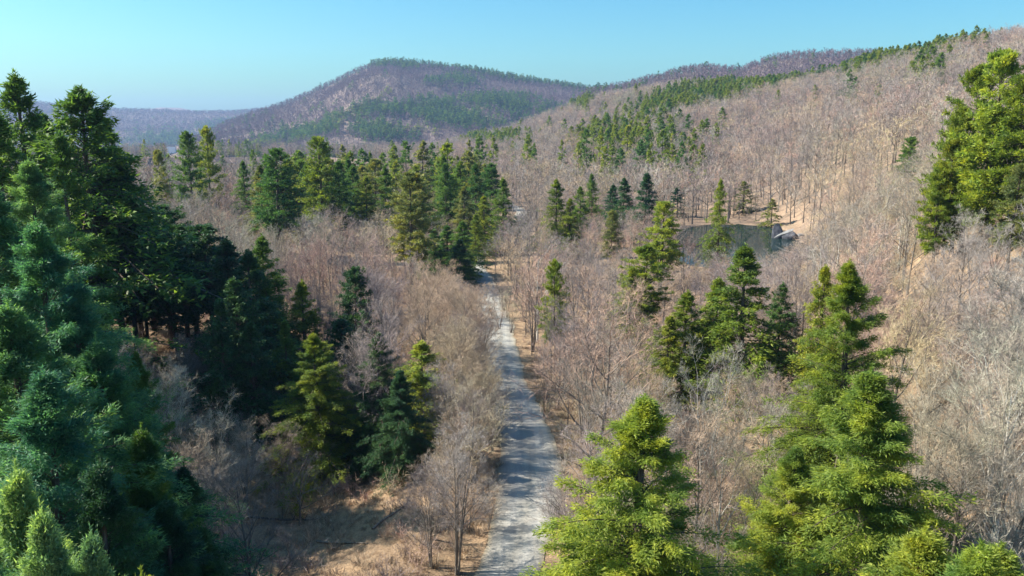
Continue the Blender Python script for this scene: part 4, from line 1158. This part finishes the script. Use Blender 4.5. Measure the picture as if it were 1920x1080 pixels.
# undergrowth and tufts
x, y = scatter(20, 170, -AZM, AZM, 1.7)
g = height(x, y)
k_ = (road_dist(x, y) > 3.4) & (pond_u(x, y) > 1.1) & (rs.rand(len(x)) < 0.3 + 0.6 * vnoise(x / 9, y / 9) + 0.6 * (road_dist(x, y) < 8))
px, py, d = proj(x, y, g)
k_ &= ~(in_poly(px, py, CLEAR_POLY) & (rs.rand(len(x)) < 0.2))
k_ &= ~((np.arctan2(x, y) > R_(22)) & (np.hypot(x, y) < 92) & (rs.rand(len(x)) < 0.8))
x, y, g = x[k_], y[k_], g[k_]; s_ = 0.45 + 0.75 * rs.rand(len(x))
s_ *= np.where(road_dist(x, y) < 6, 0.55, 1)
mass('undergrowth', x, y, g, s_, s_ * 1.1, [shrub_mb(3 + i).mesh('shrub_shape', [M[['twig_tan', 'twig', 'twig_pink', 'twig_tan'][i]]]) for i in range(4)],
     'tan and brown brush on the forest floor', 'undergrowth', 0)
x, y = scatter(20, 110, -AZM, AZM, 1.0)
g = height(x, y)
k_ = (road_dist(x, y) > 2.9) & (rs.rand(len(x)) < 0.2 + 0.7 * vnoise(x / 6 + 9, y / 6)) & (x > -60) & (x < 60)
x, y, g = x[k_], y[k_], g[k_]; s_ = 0.6 + 0.8 * rs.rand(len(x))
mass('dry_grass', x, y, g, s_, s_, [shrub_mb(40 + i, True).mesh('tuft_shape', [M['twig_tan']]) for i in range(3)], 'dry tan grass tufts on the banks beside the road', 'grass', 0)

# ------------------------------------------------------------------ shed by the pond, white house far away
def box_v(x0, x1, y0, y1, z0, z1):
    V = [(x0, y0, z0), (x1, y0, z0), (x1, y1, z0), (x0, y1, z0), (x0, y0, z1), (x1, y0, z1), (x1, y1, z1), (x0, y1, z1)]
    T = [(0, 2, 1), (0, 3, 2), (4, 5, 6), (4, 6, 7), (0, 1, 5), (0, 5, 4), (1, 2, 6), (1, 6, 5), (2, 3, 7), (2, 7, 6), (3, 0, 4), (3, 4, 7)]
    return V, T
def boxes(name, L, mat, parent):
    m = MB()
    for b in L: m.add(*box_v(*b))
    return link(name, m.mesh(name, [mat]), parent)
def house(name, label, x, y, z, rz, w_, d_, hw, hr, mw, mr, mtrim, mdark, over=0.35):
    root = bpy.data.objects.new(name, None); COL.objects.link(root); root.location = (x, y, z); root.rotation_euler = (0, 0, rz)
    tag(root, label, 'shed' if 'shed' in name else 'house')
    # walls with gable ends (ridge along local x)
    m = MB()
    V = [(-w_/2, -d_/2, -0.5), (w_/2, -d_/2, -0.5), (w_/2, d_/2, -0.5), (-w_/2, d_/2, -0.5), (-w_/2, -d_/2, hw), (w_/2, -d_/2, hw), (w_/2, d_/2, hw), (-w_/2, d_/2, hw), (-w_/2, 0, hw + hr), (w_/2, 0, hw + hr)]
    T = [(0, 1, 5), (0, 5, 4), (2, 3, 7), (2, 7, 6), (1, 2, 6), (1, 6, 5), (3, 0, 4), (3, 4, 7), (5, 6, 9), (7, 4, 8), (4, 5, 9), (4, 9, 8), (6, 7, 8), (6, 8, 9)]
    m.add(V, T); link('wall', m.mesh('wall', [mw]), root)
    m = MB(); t_ = 0.14; sl = hr / (d_ / 2); ov = over
    for s in (-1, 1):
        y0 = s * (d_ / 2 + ov); z0 = hw - ov * sl + 0.03; zr = hw + hr + 0.03
        A = [(-w_/2 - ov, y0, z0), (w_/2 + ov, y0, z0), (w_/2 + ov, 0, zr), (-w_/2 - ov, 0, zr)]
        V = A + [(a, b, c + t_) for a, b, c in A]
        m.add(V, [(0, 1, 2), (0, 2, 3), (4, 6, 5), (4, 7, 6), (0, 5, 1), (0, 4, 5), (1, 6, 2), (1, 5, 6), (3, 7, 4), (3, 4, 0)])
    rf = link('roof', m.mesh('roof', [mr]), root)
    m = MB()
    for ex in (-1, 1):
        for s in (-1, 1):
            x0 = ex * (w_ / 2 + ov + 0.03); y0 = s * (d_ / 2 + ov); z0 = hw - ov * sl
            P = np.array([[(x0, y0, z0 + 0.06), (x0, 0, hw + hr + 0.08)]], float)
            m.tubes(P, np.full((1, 2), 0.10), 4)
    link('verge_board', m.mesh('verge_board', [mtrim]), rf)
    dr = boxes('door', [(-0.5, 0.5, -d_/2 - 0.06, -d_/2 - 0.01, 0, 2.0)], mdark, root)
    boxes('handle', [(0.3, 0.42, -d_/2 - 0.11, -d_/2 - 0.065, 0.95, 1.05)], mtrim, dr)
    for sx in (-1, 1):
        wn = boxes('window', [(sx * w_ * 0.32 - 0.4, sx * w_ * 0.32 + 0.4, -d_/2 - 0.06, -d_/2 - 0.01, 1.0, 1.85)], mdark, root)
        c = sx * w_ * 0.32
        boxes('frame', [(c - 0.5, c - 0.41, -d_/2 - 0.09, -d_/2 - 0.01, 0.95, 1.9), (c + 0.41, c + 0.5, -d_/2 - 0.09, -d_/2 - 0.01, 0.95, 1.9),
                        (c - 0.5, c + 0.5, -d_/2 - 0.10, -d_/2 - 0.01, 0.86, 0.94), (c - 0.5, c + 0.5, -d_/2 - 0.10, -d_/2 - 0.01, 1.91, 2.0)], mtrim, wn)
    return root
m_dark = plain('dark_boards', (0.035, 0.04, 0.05), (0.07, 0.075, 0.085))
m_roof = plain('dark_roofing', (0.03, 0.035, 0.045), (0.06, 0.065, 0.08), 2)
m_pale = plain('pale_boards', (0.30, 0.30, 0.29), (0.42, 0.42, 0.40))
m_glass = plain('dark_glass', (0.02, 0.025, 0.03), (0.03, 0.035, 0.04), 2, 0.1, 0.6)
m_white = plain('white_paint', (0.72, 0.72, 0.7), (0.82, 0.82, 0.8))
def polar_px(px, r):
    az = float(px_az_el(px, 400)[0]); return r * math.sin(az), r * math.cos(az)
m_rock = plain('dark_blue_grey_rock', (0.035, 0.04, 0.055), (0.10, 0.105, 0.125), 0.9)
m_slab = plain('pale_grey_rock', (0.17, 0.175, 0.18), (0.27, 0.27, 0.27), 1.2)
def boulder(name, px, py, dx, dy, dz, rot, tilt, seed, mat, label, lift=0.0):
    x, y = flat_hit(px, py); x, y = float(x), float(y)
    r2 = np.random.RandomState(seed)
    import bmesh
    bm = bmesh.new(); bmesh.ops.create_icosphere(bm, subdivisions=4, radius=1.0)
    pl = [(rnd_unit(r2, 1)[0], 0.62 + 0.22 * r2.rand()) for _ in range(13)]
    for v in bm.verts:
        p = np.array(v.co)
        for n_, d_ in pl:
            k_ = p @ n_ - d_
            if k_ > 0: p = p - n_ * k_ * 0.93
        p = p * (1 + 0.05 * float(fbm(np.array(p[0] * 3 + seed), np.array(p[1] * 3 + p[2] * 2), 3)))
        v.co = (p[0] * dx, p[1] * dy, p[2] * dz)
    me = bpy.data.meshes.new(name); bm.to_mesh(me); bm.free(); me.materials.append(mat)
    o = link(name, me); o.location = (x, y, lift); o.rotation_euler = (tilt[0], tilt[1], rot)
    tag(o, label, 'rock'); return o
boulder('boulder', 1457, 444, 1.9, 1.7, 3.7, 0.3, (0, 0.08), 4, m_rock, 'tall dark blue-grey boulder standing at the right end of the pond', 0.2)
boulder('boulder', 1482, 446, 2.3, 1.8, 1.9, -0.4, (0.1, 0.1), 9, m_rock, 'low dark boulder under the leaning pale slab at the pond', 0.3)
boulder('rock_slab', 1468, 450, 3.2, 0.9, 0.32, 0.15, (0.25, -0.42), 15, m_slab, 'pale rock slab leaning across the dark boulders at the pond', 1.75)
boulder('boulder', 1500, 444, 1.2, 1.0, 0.8, 0.9, (0, 0), 21, m_slab, 'small pale boulder on the tan bank right of the dark ones', 0.3)
az_, el_ = [float(v) for v in px_az_el(323, 287)]
rr__ = np.linspace(500, 5000, 2000)
hh__ = height(rr__ * math.sin(az_), rr__ * math.cos(az_)) - (CAM_H + rr__ * math.tan(el_))
hr_ = float(rr__[np.argmax(hh__ > 0)])
hx, hy = hr_ * math.sin(az_), hr_ * math.cos(az_)
sH = hr_ / 1500.0
house('white_house', 'tiny white house among trees far off at the left', hx, hy, h1(hx, hy), R_(12), 13 * sH, 10 * sH, 11 * sH, 3 * sH, m_white, m_roof, m_white, m_glass)

# ------------------------------------------------------------------ haze
def haze():
    V, T = box_v(-9100, 9100, -9100, 9100, -110, 330)
    me = make_mesh('haze', V, T, [])
    m, t, o = mat_new('haze_air')
    v = N(t, 'ShaderNodeVolumePrincipled')
    v.inputs['Color'].default_value = (0.40, 0.60, 1.0, 1); v.inputs['Density'].default_value = 0.000092
    v.inputs['Anisotropy'].default_value = 0.2
    t.links.new(v.outputs[0], o.inputs['Volume']); me.materials.append(m)
    tag(link('haze', me), 'thin bluish haze over the valley', 'haze', None, 'stuff')
haze()

# ------------------------------------------------------------------ look-alikes: tell them apart by their order in the row they stand in
ORD = 'leftmost second third fourth fifth sixth seventh eighth ninth tenth eleventh twelfth thirteenth fourteenth fifteenth sixteenth seventeenth eighteenth nineteenth twentieth'.split()
from collections import defaultdict
sets = defaultdict(list)
for o in list(COL.objects):
    if o.parent is None and 'label' in o.keys() and o.get('kind') is None: sets[o['label']].append(o)
TW = ['twenty-' + q for q in 'first second third fourth fifth sixth seventh eighth ninth'.split()] + ['thirtieth']
ORD = ORD + TW
for lab, os_ in sets.items():
    if len(os_) < 2 or len(os_) > 60: continue
    def sx(o):
        p = proj(o.location.x, o.location.y, o.location.z + 8); return float(p[0])
    os_.sort(key=sx)
    body = lab.replace('trees ', 'tree ')
    n = len(os_)
    for i, o in enumerate(os_):
        if i == 0: pre = 'leftmost'
        elif i == n - 1: pre = 'rightmost'
        elif i < (n + 1) // 2 and i < 30: pre = ORD[i] + ' from left,'
        elif n - 1 - i < 30: pre = ORD[n - 1 - i] + ' from right,'
        else: continue
        l = pre + ' ' + body
        wds = l.split()
        if len(wds) > 16:
            l = l.replace(' of the photo', '').replace('mid-sized ', '').replace('many-stemmed ', 'multi-stemmed ')
        if len(l.split()) <= 16: o['label'] = l
